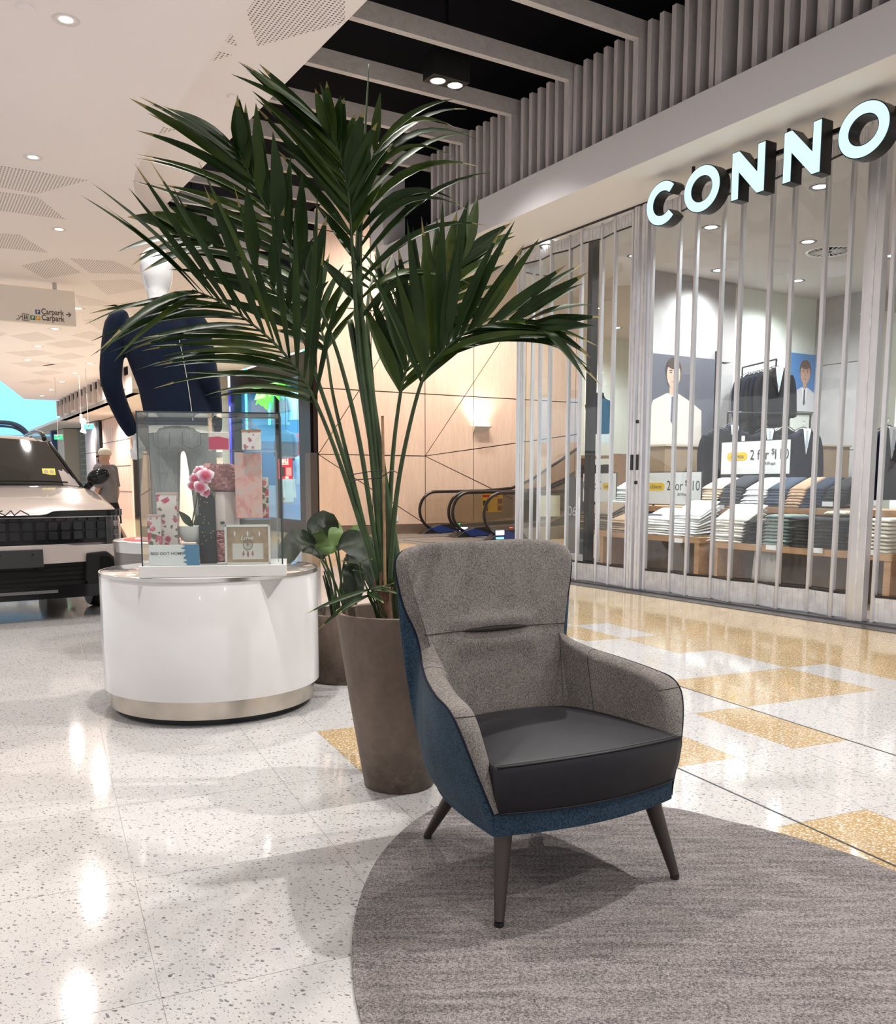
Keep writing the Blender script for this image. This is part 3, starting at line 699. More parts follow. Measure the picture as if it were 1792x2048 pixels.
frond([(765, 1170), (748, 820), (735, 640), (745, 560), (772, 552), (790, 596), (796, 650)], (737, 600), 3.6, 4.1, L=(12, 70, 50, 90, 50, .2, 12), Rr=(12, 70, 50, 90, 50, .3, 12))
frond([(756, 1170), (706, 960), (668, 800), (652, 700), (630, 620), (590, 560)], (655, 715), 3.62, 3.85, L=(8, 50, 20, 190, 120, .15, 28), Rr=(8, 50, 20, 170, 120, .12, 26))
# unopened spear, trunk, cane and tie
sp_ = cr([pY(x, y, 3.55) - PO for x, y in [(768, 1170), (745, 900), (716, 640), (718, 470), (728, 300), (738, 128)]], 40)
MB().tube(sp_, [lerp(.016, .013, k / 24) if k < 24 else lerp(.013, .0012, ((k - 24) / 15) ** .7) for k in range(40)], 8).build('spear_leaf', STEMG, palm, smooth=True)
for dx, tx, ty in ((-.012, 700, 640), (.0, 712, 620), (.014, 724, 640)):
    c_ = cr([Vector((dx + .02, .03, -.01)), pY(752 + dx * 400, 900, 3.57) - PO, pY(tx, ty, 3.57) - PO], 20); MB().tube(c_, [lerp(.023, .012, k / 19) for k in range(20)], 8).build('stem', STEMG, palm, smooth=True)
tr = cr([(-.050, -.02, -.03), (-.050, -.02, .06), (-.054, -.02, .12), (-.056, -.02, .165)], 10)
MB().tube(tr, [.034, .032, .03, .029, .028, .028, .028, .029, .03, .03], 12).build('trunk', BARK, palm, smooth=True)
for k in range(7):
    a = k * .9; MB().tube([(-.056 + .026 * math.cos(a), -.02 + .026 * math.sin(a), .12), (-.056 + .036 * math.cos(a), -.02 + .036 * math.sin(a), .165 + .03 * (k % 3))], [.008, .003], 5).build('sheath_stub', BARK, palm)
MB().tube([pY(771, 1240, 3.46) - PO, pY(768, 1000, 3.47) - PO, pY(765, 832, 3.5) - PO], .0055, 8).build('cane_stake', M('bamboo_cane', (.36, .22, .11), .6, var=.3, vscale=20), palm)
tie = [pY(x, y, Y) - PO for x, y, Y in [(693, 966, 3.44), (712, 960, 3.43), (735, 958, 3.43), (760, 955, 3.43), (783, 942, 3.44), (795, 946, 3.5)]]
MB().tube(cr(tie, 20), .0022, 6).build('tie_wire', BLACKP, palm)
MB().tube(cr([pY(x, y, Y) - PO for x, y, Y in [(700, 950, 3.45), (722, 946, 3.44), (742, 943, 3.44), (766, 941, 3.45)]], 14), .002, 6).build('tie_wire', BLACKP, palm)
# seedling leaves over the pot rim
sd_ = root('palm_seedling', (PLX - .06, PLY - .06, .62), 0, 'small palm seedling drooping over the planter rim', 'seedling'); SO = Vector((PLX - .06, PLY - .06, .62))
for bx, by, tx, ty, dr_, w_ in ((745, 1178, 622, 1225, .12, 14), (740, 1190, 652, 1252, .25, 16), (738, 1192, 684, 1226, .3, 14), (745, 1180, 800, 1190, .25, 13), (735, 1185, 765, 1205, .15, 18), (735, 1180, 770, 1172, .1, 10), (720, 1128, 680, 1122, .05, 7), (720, 1125, 745, 1118, .05, 7), (735, 1150, 705, 1140, .1, 7), (752, 1185, 790, 1165, .1, 8)):
    b = pY(bx, by, 3.36) - SO; e = pY(tx, ty, 3.30) - SO
    leaflet(sd_, b, e - b + Vector((0, 0, dr_ * (e - b).length)), Vector((.1, -.7, .7)), (e - b).length * 1.05, w_ / 530, dr_, LEAF)
    MB().tube(cr([Vector((rnd.uniform(-.02, .06), rnd.uniform(-.02, .02), 0)), Vector((b.x + .015, b.y * .6, b.z * .7)), b], 8), .003, 5).build('stem', STEMG, sd_)

# ------------------------------------------------------------------ second planter with broad leaved plant
P2X, P2Y = -.64, 5.47
pot2 = root('planter', (P2X, P2Y, 0), 0, 'low round brown planter behind the drum plinth', 'planter')
MB().lathe([(.001, 0), (.215, 0), (.222, .006), (.246, .40), (.246, .418), (.232, .42), (.226, .36), (.2, .34)], 56, cap=False).build('pot', CONC, pot2, smooth=True, auto=50)
MB().lathe([(.224, .352), (.12, .37), (.003, .375)], 30).build('soil', SOIL, pot2, smooth=True)
BROAD = M('broad_leaf_dark', (.014, .021, .011), .5, spec=.25, var=.35, vscale=14); BROADL = M('broad_leaf_underside', (.10, .17, .045), .5, var=.2, vscale=10)
lily = root('broad_leaf_plant', (P2X, P2Y, .36), 0, 'dark broad leaved plant in the low brown planter', 'plant'); LO = Vector((P2X, P2Y, .36))
def broad(mid, w, Y0, Y1, nrm, mat, base=None, fold=.15):
    C = cr([pY(x, y, lerp(Y0, Y1, i / (len(mid) - 1))) - LO for i, (x, y) in enumerate(mid)], 13); N0 = Vector(nrm).normalized()
    rg = []
    for k in range(13):
        f = k / 12; T = (C[min(12, k + 1)] - C[max(0, k - 1)]).normalized(); wv = T.cross(N0).normalized(); nn = wv.cross(T)
        ww = w / 330. * (math.sin(math.pi * min(1, f * .93 + .045)) ** .75)
        rg.append([C[k] + wv * ww * j * .5 + nn * (abs(j) ** 1.5 * fold * ww + .008 * math.sin(k * 1.3 + j * 2)) for j in (-1, -.6, -.25, 0, .25, .6, 1)])
    lf = MB().rings(rg, closed=False, cap=False).build('leaf', mat, lily, smooth=True, fix=False)
    b = Vector(base) if base else Vector((rnd.uniform(-.06, .06), rnd.uniform(-.05, .05), 0))
    MB().tube(cr([b, (b + C[0]) / 2 + Vector((0, 0, .05)), C[0]], 10), [lerp(.009, .005, k / 9) for k in range(10)], 6).build('stalk', STEMG, lf, smooth=True)
broad([(657, 1108), (655, 1080), (650, 1055), (640, 1040)], 66, 5.35, 5.4, (.1, -1, .15), BROADL, fold=-.1)
broad([(668, 1088), (662, 1060), (648, 1040), (628, 1055), (622, 1068)], 40, 5.42, 5.30, (.2, -.8, .6), BROAD)
broad([(628, 1092), (608, 1080), (585, 1098), (566, 1135)], 58, 5.35, 5.15, (-.2, -.8, .6), BROAD)
broad([(675, 1090), (700, 1086), (728, 1105), (742, 1140)], 62, 5.35, 5.2, (.2, -.8, .6), BROAD)
broad([(650, 1115), (620, 1095), (600, 1090), (572, 1104)], 44, 5.5, 5.5, (0, -.7, .7), BROAD)
broad([(692, 1128), (706, 1150), (702, 1185), (694, 1210)], 46, 5.35, 5.25, (.5, -.9, .1), BROAD)
broad([(700, 1100), (714, 1070), (724, 1052)], 36, 5.6, 5.7, (.3, -.9, .2), BROADL)
broad([(690, 1115), (720, 1120), (745, 1150), (750, 1185)], 52, 5.5, 5.45, (.3, -.9, .4), BROAD)
broad([(640, 1115), (655, 1100), (668, 1094)], 36, 5.6, 5.8, (0, -.6, .8), BROAD)
for k in range(9):
    a = rnd.uniform(0, 6.28); MB().tube(cr([Vector((.07 * math.cos(a), .07 * math.sin(a), 0)), Vector((.09 * math.cos(a), .09 * math.sin(a), .12)), Vector((.13 * math.cos(a) , .1 * math.sin(a), .26 + .06 * rnd.random()))], 8), [.008 - .0005 * j for j in range(8)], 6).build('stalk', BROAD, lily, smooth=True)
# ------------------------------------------------------------------ shop shell
SZ = 4.10
mb = MB(); stbox(mb, -2, 14.6, 7.3, 15, SZ, SZ + .05); struct(mb.build('ceiling', M('shop_ceiling', (.58, .545, .53), .85)))
mb = MB(); stbox(mb, -2, 9.7, 7.16, 15, .0, .006); shopfloor = struct(mb.build('floor', M('shop_floor', (.30, .24, .20), .35, var=.12, vscale=2)))
GCLAD = M('grey_cladding', (.36, .335, .33), .75, var=.08, vscale=5); PALEW = M('pale_green_wall', (.72, .75, .68), .8)
mb = MB(); stbox(mb, 9.66, 9.8, 9.0, 15, 0, SZ); sidew = struct(mb.build('wall_shop_side', PALEW))
for t0, t1, z0, z1 in ((9.0, 9.83, 2.96, SZ), (9.85, 10.72, 2.96, SZ), (9.0, 9.83, .0, 2.94), (9.85, 10.72, 1.66, 2.94), (9.85, 10.72, 0, 1.64)):
    m = MB(); stbox(m, 9.52, 9.66, t0, t1, z0 + .004, z1 - .004); m.build('cladding_panel', GCLAD, sidew)
for z0, z1 in ((0, 1.7), (1.71, 3.05), (3.06, SZ)):
    m = MB(); stbox(m, 8.7, 9.66, 12.75, 13.0, z0, z1); m.build('cladding_panel', GCLAD, sidew)
mb = MB(); stbox(mb, -2, 8.7, 14.2, 14.3, 0, SZ); struct(mb.build('wall_shop_back', PALEW))
mb = MB(); stbox(mb, 14.4, 14.5, 11.95, 15, 0, SZ); struct(mb.build('wall_shop_bay', PALEW))
mb = MB(); stbox(mb, 8.58, 8.66, 7.2, 7.3, 0, SZ); struct(mb.build('trim_6', BLACKM))
mb = MB(); stbox(mb, 7.9, 8.0, 12.9, 13.0, 0, 3.9); struct(mb.build('trim_7', BLACKM))
# ------------------------------------------------------------------ concertina shutter
door = struct(root('door_1', W(7.0, 7.0, 0), TH)); DI = Matrix.Translation(-Vector((7.0, 7.0, 0)))    # local x = t-7, y = s-7
bars = [(9.69 - .29 * k, 7.03 + (.03 if k % 2 else -.03)) for k in range(7)] + [(7.66, 7.0)]
right = [(7.32 - .29 * k if k else 7.36, 7.03 + (.03 if k % 2 else -.03)) for k in range(0, 9)] + [(4.86, 7.03)]
far_r = [(4.60 - .29 * k, 7.03 + (.03 if k % 2 else -.03)) for k in range(0, 12)]
curve = [(10.06, 7.72), (10.09, 7.45), (10.03, 7.22), (9.90, 7.08), (9.69, 7.0)]
bar_m = shared(MB().prism([(-.022, -.013), (-.012, -.016), (.022, -.016), (.022, .016), (-.012, .016), (-.022, .013)], .02, 4.13), 'bar', ALU)
def dloc(s, t): return Vector((t - 7.0, s - 7.0, 0))
def run(lst):
    for i, (s, t) in enumerate(lst):
        inst(bar_m, 'bar', door, dloc(s, t))
        if i + 1 < len(lst):
            a, b = dloc(s, t), dloc(*lst[i + 1]); d = b - a; L = d.length - .03; Mx = basis((a + b) / 2, d)
            MB().box((0, 2.115, 0), (L, 3.69, .006), Mx).build('pane', SHUT, door)
            m = MB(); m.box((0, .13, 0), (L, .20, .008), Mx)
            for k in range(5): m.box((-L / 2 + L * (k + .5) / 5, .13, .005), (.008, .20, .008), Mx); m.box((-L / 2 + L * (k + .5) / 5, .13, -.005), (.008, .20, .008), Mx)
            m.build('kick_plate', ALUK, door)
            m = MB(); m.box((0, 4.04, 0), (L, .14, .008), Mx)
            for k in range(5): m.box((-L / 2 + L * (k + .5) / 5, 4.04, .005), (.008, .14, .008), Mx)
            m.build('head_plate', ALUK, door)
            MB().box((0, .245, 0), (L, .022, .012), Mx).build('gasket', BLACKP, door); MB().box((0, 3.965, 0), (L, .016, .012), Mx).build('gasket', BLACKP, door)
run(bars); run(right); run(far_r); run(curve)
for s0, w in ((7.565, .075), (7.44, .085), (4.74, .14)):
    m = MB(); m.lohi((-.05, s0 - 7 - w / 2, .02), (.03, s0 - 7 + w / 2, 4.13)); m.build('lock_post', ALU, door, bevel=.004)
    m = MB(); m.lohi((-.056, s0 - 7 - .008, .02), (-.05, s0 - 7 + .008, 4.13)); m.build('post_bead', ALUK, door)
for s0 in (7.545, 7.455): MB().box((-.058, s0 - 7, 1.42), (.02, .035, .17)).build('pull_handle', BLACKP, door, bevel=.004)
for z in (1.20, 1.86): MB().lathe([(.02, 0), (.02, .018), (.004, .02)], 14, Matrix.Translation((-.05, .47, z)) @ Matrix.Rotation(-math.pi / 2, 4, 'Y')).build('lock_cylinder', BLACKP, door)
mb = MB(); stbox(mb, -2, 9.75, 6.92, 7.16, 0, .018); struct(mb.build('trim_8', M('threshold', (.10, .095, .10), .5, .5)))
mb = MB(); stbox(mb, -2, 9.75, 6.74, 6.92, 0, .006); struct(mb.build('trim_9', M('dark_terrazzo', (.06, .055, .055), .3)))
mb = MB(); mb.tube([W(s, t, 4.142) for s, t in [(10.06, 7.8)] + curve[:-1] + [(9.69, 6.97), (5, 6.97), (0, 6.97)]], .014, 6); struct(mb.build('trim_10', BLACKM))

# ------------------------------------------------------------------ shop sign
FACE = M('sign_face', (.30, .38, .40), .4, emit=(.52, .83, .90), estr=.92)
sign = root('shop_sign', W(5.6, 6.43, 3.65), 0, 'illuminated white CONNO letters with black sides hung over the shutter', 'sign')
SB = basis((0, 0, 0), -AX)
def band(mb, o, i, z0, z1, closed=True):
    n_ = len(o); k = n_ if closed else n_ - 1
    vs_ = [(*p, z0) for p in o] + [(*p, z0) for p in i] + [(*p, z1) for p in o] + [(*p, z1) for p in i]; fs = []
    for a in range(k):
        b = (a + 1) % n_
        fs += [(a, b, n_ + b, n_ + a), (2 * n_ + a, 3 * n_ + a, 3 * n_ + b, 2 * n_ + b), (a, 2 * n_ + a, 2 * n_ + b, b), (n_ + a, n_ + b, 3 * n_ + b, 3 * n_ + a)]
    if not closed: fs += [(0, n_, 3 * n_, 2 * n_), (k, 2 * n_ + k, 3 * n_ + k, n_ + k)]
    return mb.add(vs_, fs)
def letter(ch_, s0, s1):
    w, h = s0 - s1, .41; x0 = 5.6 - s0; T = Matrix.Translation(SB.to_3x3() @ Vector((x0, 0, 0))) @ SB; D = .13
    def put(ins):
        m = MB()
        if ch_ in 'OC':
            c = (w / 2 if ch_ == 'O' else .215, h / 2); rx = (w / 2 if ch_ == 'O' else .215); a0, a1, cl = (0, 360, True) if ch_ == 'O' else (42, 318, False)
            n_ = 48; th = [R(a0 + (a1 - a0) * k / (n_ if cl else n_ - 1)) for k in range(n_)]
            if ins and not cl: th = [R(lerp(a0 + 2.2, a1 - 2.2, k / (n_ - 1))) for k in range(n_)]
            o_ = [(c[0] + (rx - ins) * math.cos(t), c[1] + (h / 2 - ins) * math.sin(t)) for t in th]; i_ = [(c[0] + (rx - .098 + ins) * math.cos(t), c[1] + (h / 2 - .098 + ins) * math.sin(t)) for t in th]
            return m, o_, i_, cl
        k = .088; i = ins
        po = [(i, i), (k - i, i), (k - i, h * .60 - i * 1.5), (w - k * .95 + i * .3, i), (w - i, i), (w - i, h - i), (w - k + i, h - i), (w - k + i, h * .40 + i * 1.5), (k * .95 - i * .3, h - i), (i, h - i)]
        return m, po, None, True
    m, a, b, cl = put(0)
    if b: band(m, a, b, -D, 0, cl)
    else: m.prism(a, -D, 0)
    L = m.build('letter', M('sign_black', (.012, .012, .013), .35), sign, M=T)
    m, a, b, cl = put(.008)
    if b: band(m, a, b, 0, .004, cl)
    else: m.prism(a, 0, .004)
    m.build('letter_face', FACE, L)
for c_, a, b in (('C', 6.87, 6.45), ('O', 6.375, 5.935), ('N', 5.81, 5.445), ('N', 5.265, 4.90), ('O', 4.755, 4.315)): letter(c_, a, b)
MB().box((0, .335, -.16), (5.0, .035, .03), Matrix.Translation(SB.to_3x3() @ Vector((1.6, 0, 0))) @ SB).build('support_rail', BLACKM, sign)
for s in (6.42, 5.35, 4.2): MB().box((5.6 - s, .42, -.16), (.022, .17, .022), SB).build('hanger', BLACKM, sign)

# ------------------------------------------------------------------ shop lights
sdl = root('shop_downlight', (0, 0, 0))
MB().lathe([(.07, 0), (.10, -.006), (.106, 0), (.106, .006)], 20, cap=False).build('trim_ring', M('dark_trim', (.18, .17, .17), .4), sdl, smooth=True)
MB().lathe([(.07, .002), (.04, -.004), (.004, -.005)], 18).build('lens', LAMPC, sdl, smooth=True)
spos = [(1095, 493, 'at the curved shutter end'), (1270, 512, 'left of the lock posts'), (1422, 455, 'below the first letter N'), (1437, 541, 'below the first letter O and beside a shutter bar'), (1640, 374, 'under the second letter N'), (1616, 484, 'next to the round air vent'), (1595, 562, 'above the pale green wall'), (1783, 512, 'at the right picture edge'), (1191, 617, 'over the deep bay'), (1233, 656, 'second over the deep bay'), (1258, 690, 'farthest over the deep bay'), (1230, 693, 'beside the farthest in the deep bay')]
for i, (x, y, d) in enumerate(spos):
    o = sdl if i == 0 else dup(sdl); p = pz(x, y, SZ - .002); o.location = p
    tag(o, 'round shop ceiling downlight ' + d, 'downlight', 'downlights inside the shop')
    if i in (1, 2, 3, 4, 5, 6, 7, 9): lamp('SPOT', 'shop_lamp', (p.x, p.y, SZ - .05), 260, COOL, .08, 150, 1., (p.x, p.y, 0))
vp = pz(1658, 503, SZ)
v = root('ceiling_vent', vp, 0, 'round slatted air vent in the shop ceiling', 'vent')
MB().lathe([(.24, 0), (.27, -.012), (.28, 0)], 30, cap=False).build('frame', WHITEP, v, smooth=True); MB().lathe([(.245, -.002), (.003, -.002)], 30).build('duct', BLACKC, v)
for k in range(22): MB().box((.14, 0, -.006), (.19, .014, .006), rotz(k * 2 * math.pi / 22)).build('vane', WHITEP, v)

# ------------------------------------------------------------------ tables
OAK = wood('oak', (.42, .225, .11), (.56, .32, .165), sc=14, axis='Y', obj=True)
def bench(name, s0, s1, t0, t1, z, lab, mid=True):
    r = root(name, W((s0 + s1) / 2, (t0 + t1) / 2, .006), TH, lab, 'table'); L, d = s1 - s0, t1 - t0; z -= .006
    MB().box((0, 0, z - .035), (d, L, .07)).build('top', OAK, r, bevel=.003)
    for k in (-1, 1): MB().box((0, k * (L / 2 - .05), (z - .07) / 2), (d * .96, .07, z - .07)).build('leg_panel', OAK, r)
    if mid:
        MB().box((-d * .2, L * .22, (z - .07) / 2), (.05, .09, z - .07)).build('centre_post', WHITEP, r)
    MB().box((d / 2 - .02, 0, (z - .07) / 2), (.02, L - .2, z - .07)).build('back_panel', M('dark_oak', (.16, .10, .065), .5), r)
    return r
bench('display_table', 7.30, 9.05, 7.78, 8.24, .575, 'low oak display table behind the lock posts, white trousers on it')
bench('display_table', 4.95, 7.12, 7.78, 8.24, .545, 'low oak display table at right, sage and charcoal stacks on it')
bench('display_table', 7.22, 9.05, 8.30, 8.8, .90, 'taller oak display table behind the lock posts')
bench('display_table', 5.25, 7.18, 8.30, 8.8, .93, 'taller oak display table under the chinos price board')
bench('display_table', 2.6, 4.8, 7.78, 8.24, .545, 'low oak display table at the right picture edge')
# folded clothes: each one its own object
def garment_mesh(w, d, h):
    rg = []; K = 9
    for i in range(K):
        x = -w / 2 + w * i / (K - 1); e = 1 - (abs(2 * x / w)) ** 8 * .5
        pr = []
        for a, b in ((-.5, .1), (-.49, .5), (-.44, .86), (-.2, 1), (.1, .96), (.42, .9), (.5, .6), (.5, .15), (.3, .02), (-.3, .0), (-.46, .02)):
            pr.append((b * h * e + .0015 * math.sin(i * 1.9 + a * 9), x, 0, a * d))
        rg.append([(q[3] + d / 2, q[1], q[0]) for q in pr])
    return MB().rings(rg)
gm = {}
def stack(name, colr, x0, x1, ybase, tdepth, n_, h, lab, grp, z, lean=0., d=.36, cat='trousers', var=.1):
    """x0..x1: bearings of the stack's sides; real garments at depth t"""
    sa, sb = stz(pt(x0, ybase, tdepth))[0], stz(pt(x1, ybase, tdepth))[0]
    w = abs(sa - sb); sc = (sa + sb) / 2
    mat = M('cloth_' + name.replace(' ', '_') + '%.2f%.2f%.2f' % colr, colr, .9, var=var, vscale=30, bump=.3, bscale=300)
    me = shared(garment_mesh(w, d, h * .985), name, mat)
    for p in me.polygons: p.use_smooth = True
    for k in range(n_):
        o = inst(me, name, None, W(sc + rnd.uniform(-.01, .01), tdepth - .12 + lean * k + rnd.uniform(-.01, .01), z + k * h), TH + rnd.uniform(-.04, .04))
        if cat == 'trousers' and n_ > 1: o.rotation_euler = (0, -R(min(30, 3.6 * k)), o.rotation_euler.z)
        tag(o, lab, cat, grp)
    return sc
T1_, T2_, T3_, T4_ = 7.90, 7.90, 8.42, 8.42
st_ = [('folded_trousers', (.17, .125, .085), 1163, 1222, 1065, T1_, 8, .028, 'folded olive brown trousers stacked left of the lock posts', .575, .012), ('folded_trousers', (.33, .22, .135), 1226, 1262, 1065, T1_, 6, .026, 'folded tan trousers stacked left of the lock posts', .575, .012),
       ('folded_trousers', (.74, .73, .70), 1288, 1348, 1070, T1_, 7, .028, 'folded white trousers in the near stack on the low table', .575, .012), ('folded_trousers', (.70, .70, .70), 1346, 1402, 1070, T1_, 9, .028, 'folded white trousers in the tall stack beside the lock posts', .575, .014), ('folded_trousers', (.12, .13, .16), 1300, 1338, 1020, 8.02, 1, .03, 'folded slate trousers lying on the white stack', .79, .0),
       ('folded_trousers', (.58, .54, .49), 1428, 1495, 1078, T2_, 9, .028, 'folded cream striped trousers on the right low table', .545, .014), ('folded_jumper', (.012, .012, .014), 1497, 1536, 1085, T2_, 7, .036, 'folded black jumper stacked between cream and sage stacks', .545, .006), ('folded_jumper', (.20, .26, .25), 1536, 1586, 1088, T2_, 9, .036, 'folded sage green jumper on the right low table', .545, .006),
       ('folded_jumper', (.035, .032, .034), 1592, 1640, 1090, T2_, 9, .034, 'folded charcoal jumper beside the sage stack', .545, .002), ('folded_jumper', (.028, .026, .028), 1642, 1704, 1092, T2_, 9, .034, 'folded charcoal jumper in the wide stack by the shutter post', .545, .002), ('folded_jumper', (.68, .63, .55), 1738, 1786, 1100, T2_, 9, .036, 'folded cream knit jumper right of the wide shutter post', .545, .004),
       ('folded_trousers', (.64, .66, .64), 1230, 1262, 1010, T3_, 8, .028, 'folded pale mint shirts on the taller table left of posts', .90, .012), ('folded_trousers', (.56, .43, .32), 1402, 1442, 1010, T4_, 7, .030, 'folded beige chinos left of the price board', .93, .02), ('folded_trousers', (.035, .037, .045), 1446, 1488, 1010, T4_, 7, .034, 'folded charcoal chinos under the price board', .93, .02),
       ('folded_trousers', (.70, .72, .73), 1490, 1534, 1010, T4_, 7, .03, 'folded white chinos under the price board', .93, .02), ('folded_trousers', (.04, .055, .085), 1536, 1576, 1008, T4_, 7, .03, 'folded steel blue chinos right of the white chinos', .93, .02), ('folded_trousers', (.38, .24, .15), 1578, 1612, 1008, T4_, 7, .03, 'folded tan chinos right of the price board', .93, .02),
       ('folded_trousers', (.016, .022, .042), 1613, 1650, 1006, T4_, 7, .03, 'folded navy chinos right of the tan chinos', .93, .02), ('folded_trousers', (.012, .012, .014), 1652, 1692, 1004, T4_, 7, .03, 'folded black chinos beside the shutter post', .93, .02), ('folded_trousers', (.62, .56, .46), 1662, 1704, 1008, 8.2, 1, .04, 'single folded cream trousers lying on the charcoal stack', .875, 0.)]
for nm, col_, x0, x1, yb, td, cnt, h, lab, z, lean in st_:
    stack(nm, col_, x0, x1, yb, td, cnt, h, lab, lab.split(' ', 1)[1].split(' ')[0] + ' pile: ' + lab[7:40], z + .001, lean, cat='jumper' if 'jumper' in nm else 'trousers')
# price strips on the table edges
for x, y, t in ((1357, 1081, 7.77), (1542, 1095, 7.77), (1634, 1101, 7.77), (1744, 1105, 7.77), (1440, 1014, 8.29), (1655, 1008, 8.29), (1747, 1006, 8.29)):
    p = pt(x, y, t); o = MB().box((0, 0, 0), (.13, .05, .003), basis((0, 0, 0), -AX)).build('price_strip', PAPER, M=Matrix.Translation(p)); tag(o, 'small white price strip on the oak table edge', 'price tag', 'price strips on the tables')
# price boards
def board(x0, y0, x1, y1, t, lab, flip=False, sub=True, word='chinos', stand=None):
    a, b = pt(x0, y0, t), pt(x1, y1, t); sa, sb = stz(a)[0], stz(b)[0]; w, h = abs(sa - sb), abs(a.z - b.z); zc = min(a.z, b.z)
    r = root('price_board', W((sa + sb) / 2, t, zc), 0, lab, 'sign'); B = basis((0, 0, 0), -AX)
    MB().box((0, h / 2, -.006), (w, h, .012), B).build('board', BLACKM, r); MB().box((0, h / 2, .001), (w - .02, h - .02, .003), B).build('card', PAPER, r)
    fx = Matrix.Diagonal((-1 if flip else 1, 1, 1, 1))
    pil = MB().prism(rrect(w * .30, h * .24, h * .11), .003, .0045).build('yellow_pill', M('pill_yellow', (.85, .58, .04), .5), r, M=B @ fx @ Matrix.Translation((-w * .25, h * .55, 0)))
    text('lettering', word, h * .2, TXT, B @ fx @ Matrix.Translation((-w * .25, h * .49, .005)), r, align='CENTER', fit=(w * .19, h * .13))
    text('lettering', '2 for', h * .30, TXT, B @ fx @ Matrix.Translation((-w * .06, h * .44, .005)), r, fit=(w * .265, h * .29)); text('lettering', '$', h * .17, TXT, B @ fx @ Matrix.Translation((w * .24, h * .56, .005)), r, fit=(w * .042, h * .19)); text('lettering', '110', h * .30, TXT, B @ fx @ Matrix.Translation((w * .29, h * .44, .005)), r, fit=(w * .185, h * .29))
    if sub: text('lettering', '$69.99 each', h * .11, TXT, B @ fx @ Matrix.Translation((w * .12, h * .27, .005)), r, fit=(w * .18, h * .10))
    st2 = zc - stand
    for k in (-1, 1): MB().box((k * w * .3, -st2 / 2, -.01), (.02, st2, .02), B).build('foot', BLACKM, r)
board(1285, 944, 1402, 1012, 8.34, 'white price board with yellow pill behind the white trousers', stand=.90)
board(1443, 884, 1580, 949, 8.9, 'white chinos price board above the taller display table', stand=.006)
board(1166, 946, 1232, 1006, 8.34, 'solid copy of a price board reflection, lettering mirrored, left of the lock posts', flip=True, sub=False, word='chinos', stand=.90)  # solid board stands in for the price board's reflection in the side glass
# hanging suits
SUIT = M('charcoal_suit', (.010, .010, .013), .85, var=.2, vscale=20); SUITN = M('navy_suit', (.008, .010, .020), .85, var=.2, vscale=20); SHIRT = M('white_shirt', (.8, .82, .84), .8); TIE = M('silver_tie', (.45, .52, .58), .5)
jm = MB()
jm.rings([[(hw * .5 * math.copysign(abs(math.cos(a)) ** .7, math.cos(a)), dp * .5 * math.copysign(abs(math.sin(a)) ** .8, math.sin(a)), z) for a in [2 * math.pi * k / 20 for k in range(20)]] for z, hw, dp in ((-.78, .50, .17), (-.6, .47, .17), (-.4, .43, .16), (-.2, .45, .17), (-.08, .46, .15), (-.04, .36, .12), (0, .14, .10), (.03, .12, .09))])
for k in (-1, 1): jm.tube(cr([(k * .20, 0, -.07), (k * .265, 0, -.25), (k * .285, -.02, -.48), (k * .275, -.05, -.66)], 10), [.06, .07, .068, .064, .06, .056, .053, .051, .05, .05], 12)
jack_proto = remesh('suit_jacket', jm, SUIT, .018, smooth_it=3)
jack_me = jack_proto.data; bpy.data.objects.remove(jack_proto)
jack_n = jack_me.copy(); jack_n.materials.clear(); jack_n.materials.append(SUITN)
def jacket(p, rz, me, lab, grp, front=False, open_=False):
    r = root('suit_jacket', p, rz, lab, 'jacket', grp)
    jb = inst(me, 'jacket_body', r, (0, 0, 0))
    if not front: jb.scale = (1, .5, 1)
    MB().tube(cr([(-.17, 0, -.02), (0, 0, .055), (.17, 0, -.02)], 10), .006, 6).build('hanger', BLACKP, r); MB().tube(cr([(0, 0, .05), (0, 0, .10), (.02, 0, .125), (0, 0, .14), (-.015, 0, .13)], 10), .003, 5).build('hanger_hook', STEEL, r)
    if front:
        MB().prism([(-.062, .0), (0, -.32), (.062, .0), (.05, .03), (-.05, .03)], .078, .092, Matrix.Rotation(math.pi / 2, 4, 'X')).build('shirt_front', SHIRT, r)
        MB().prism([(-.014, -.03), (-.022, -.22), (0, -.26), (.022, -.22), (.014, -.03), (.018, .0), (-.018, .0)], .092, .097, Matrix.Rotation(math.pi / 2, 4, 'X')).build('tie', TIE, r)
        for k in (-1, 1): MB().prism([(k * .065, .02), (k * .012, -.36), (k * .10, -.12), (k * .085, -.06), (k * .11, -.05)], .082, .096, Matrix.Rotation(math.pi / 2, 4, 'X')).build('lapel', me.materials[0], r)
        MB().box((.13, -.098, -.16), (.05, .003, .09)).build('swing_tag', PAPER, r)
def rail(p0, p1, z, lab):
    c = (p0 + p1) / 2; r = root('clothes_rail', (c.x, c.y, .006), 0, lab, 'clothes rail'); a, b = p0 - c, p1 - c; a.z = b.z = z
    MB().tube([a, b], .013, 10).build('bar', BLACKM, r)
    for q in (a, b): MB().tube([(q.x, q.y, 0), (q.x, q.y, z)], .013, 10).build('upright', BLACKM, r)
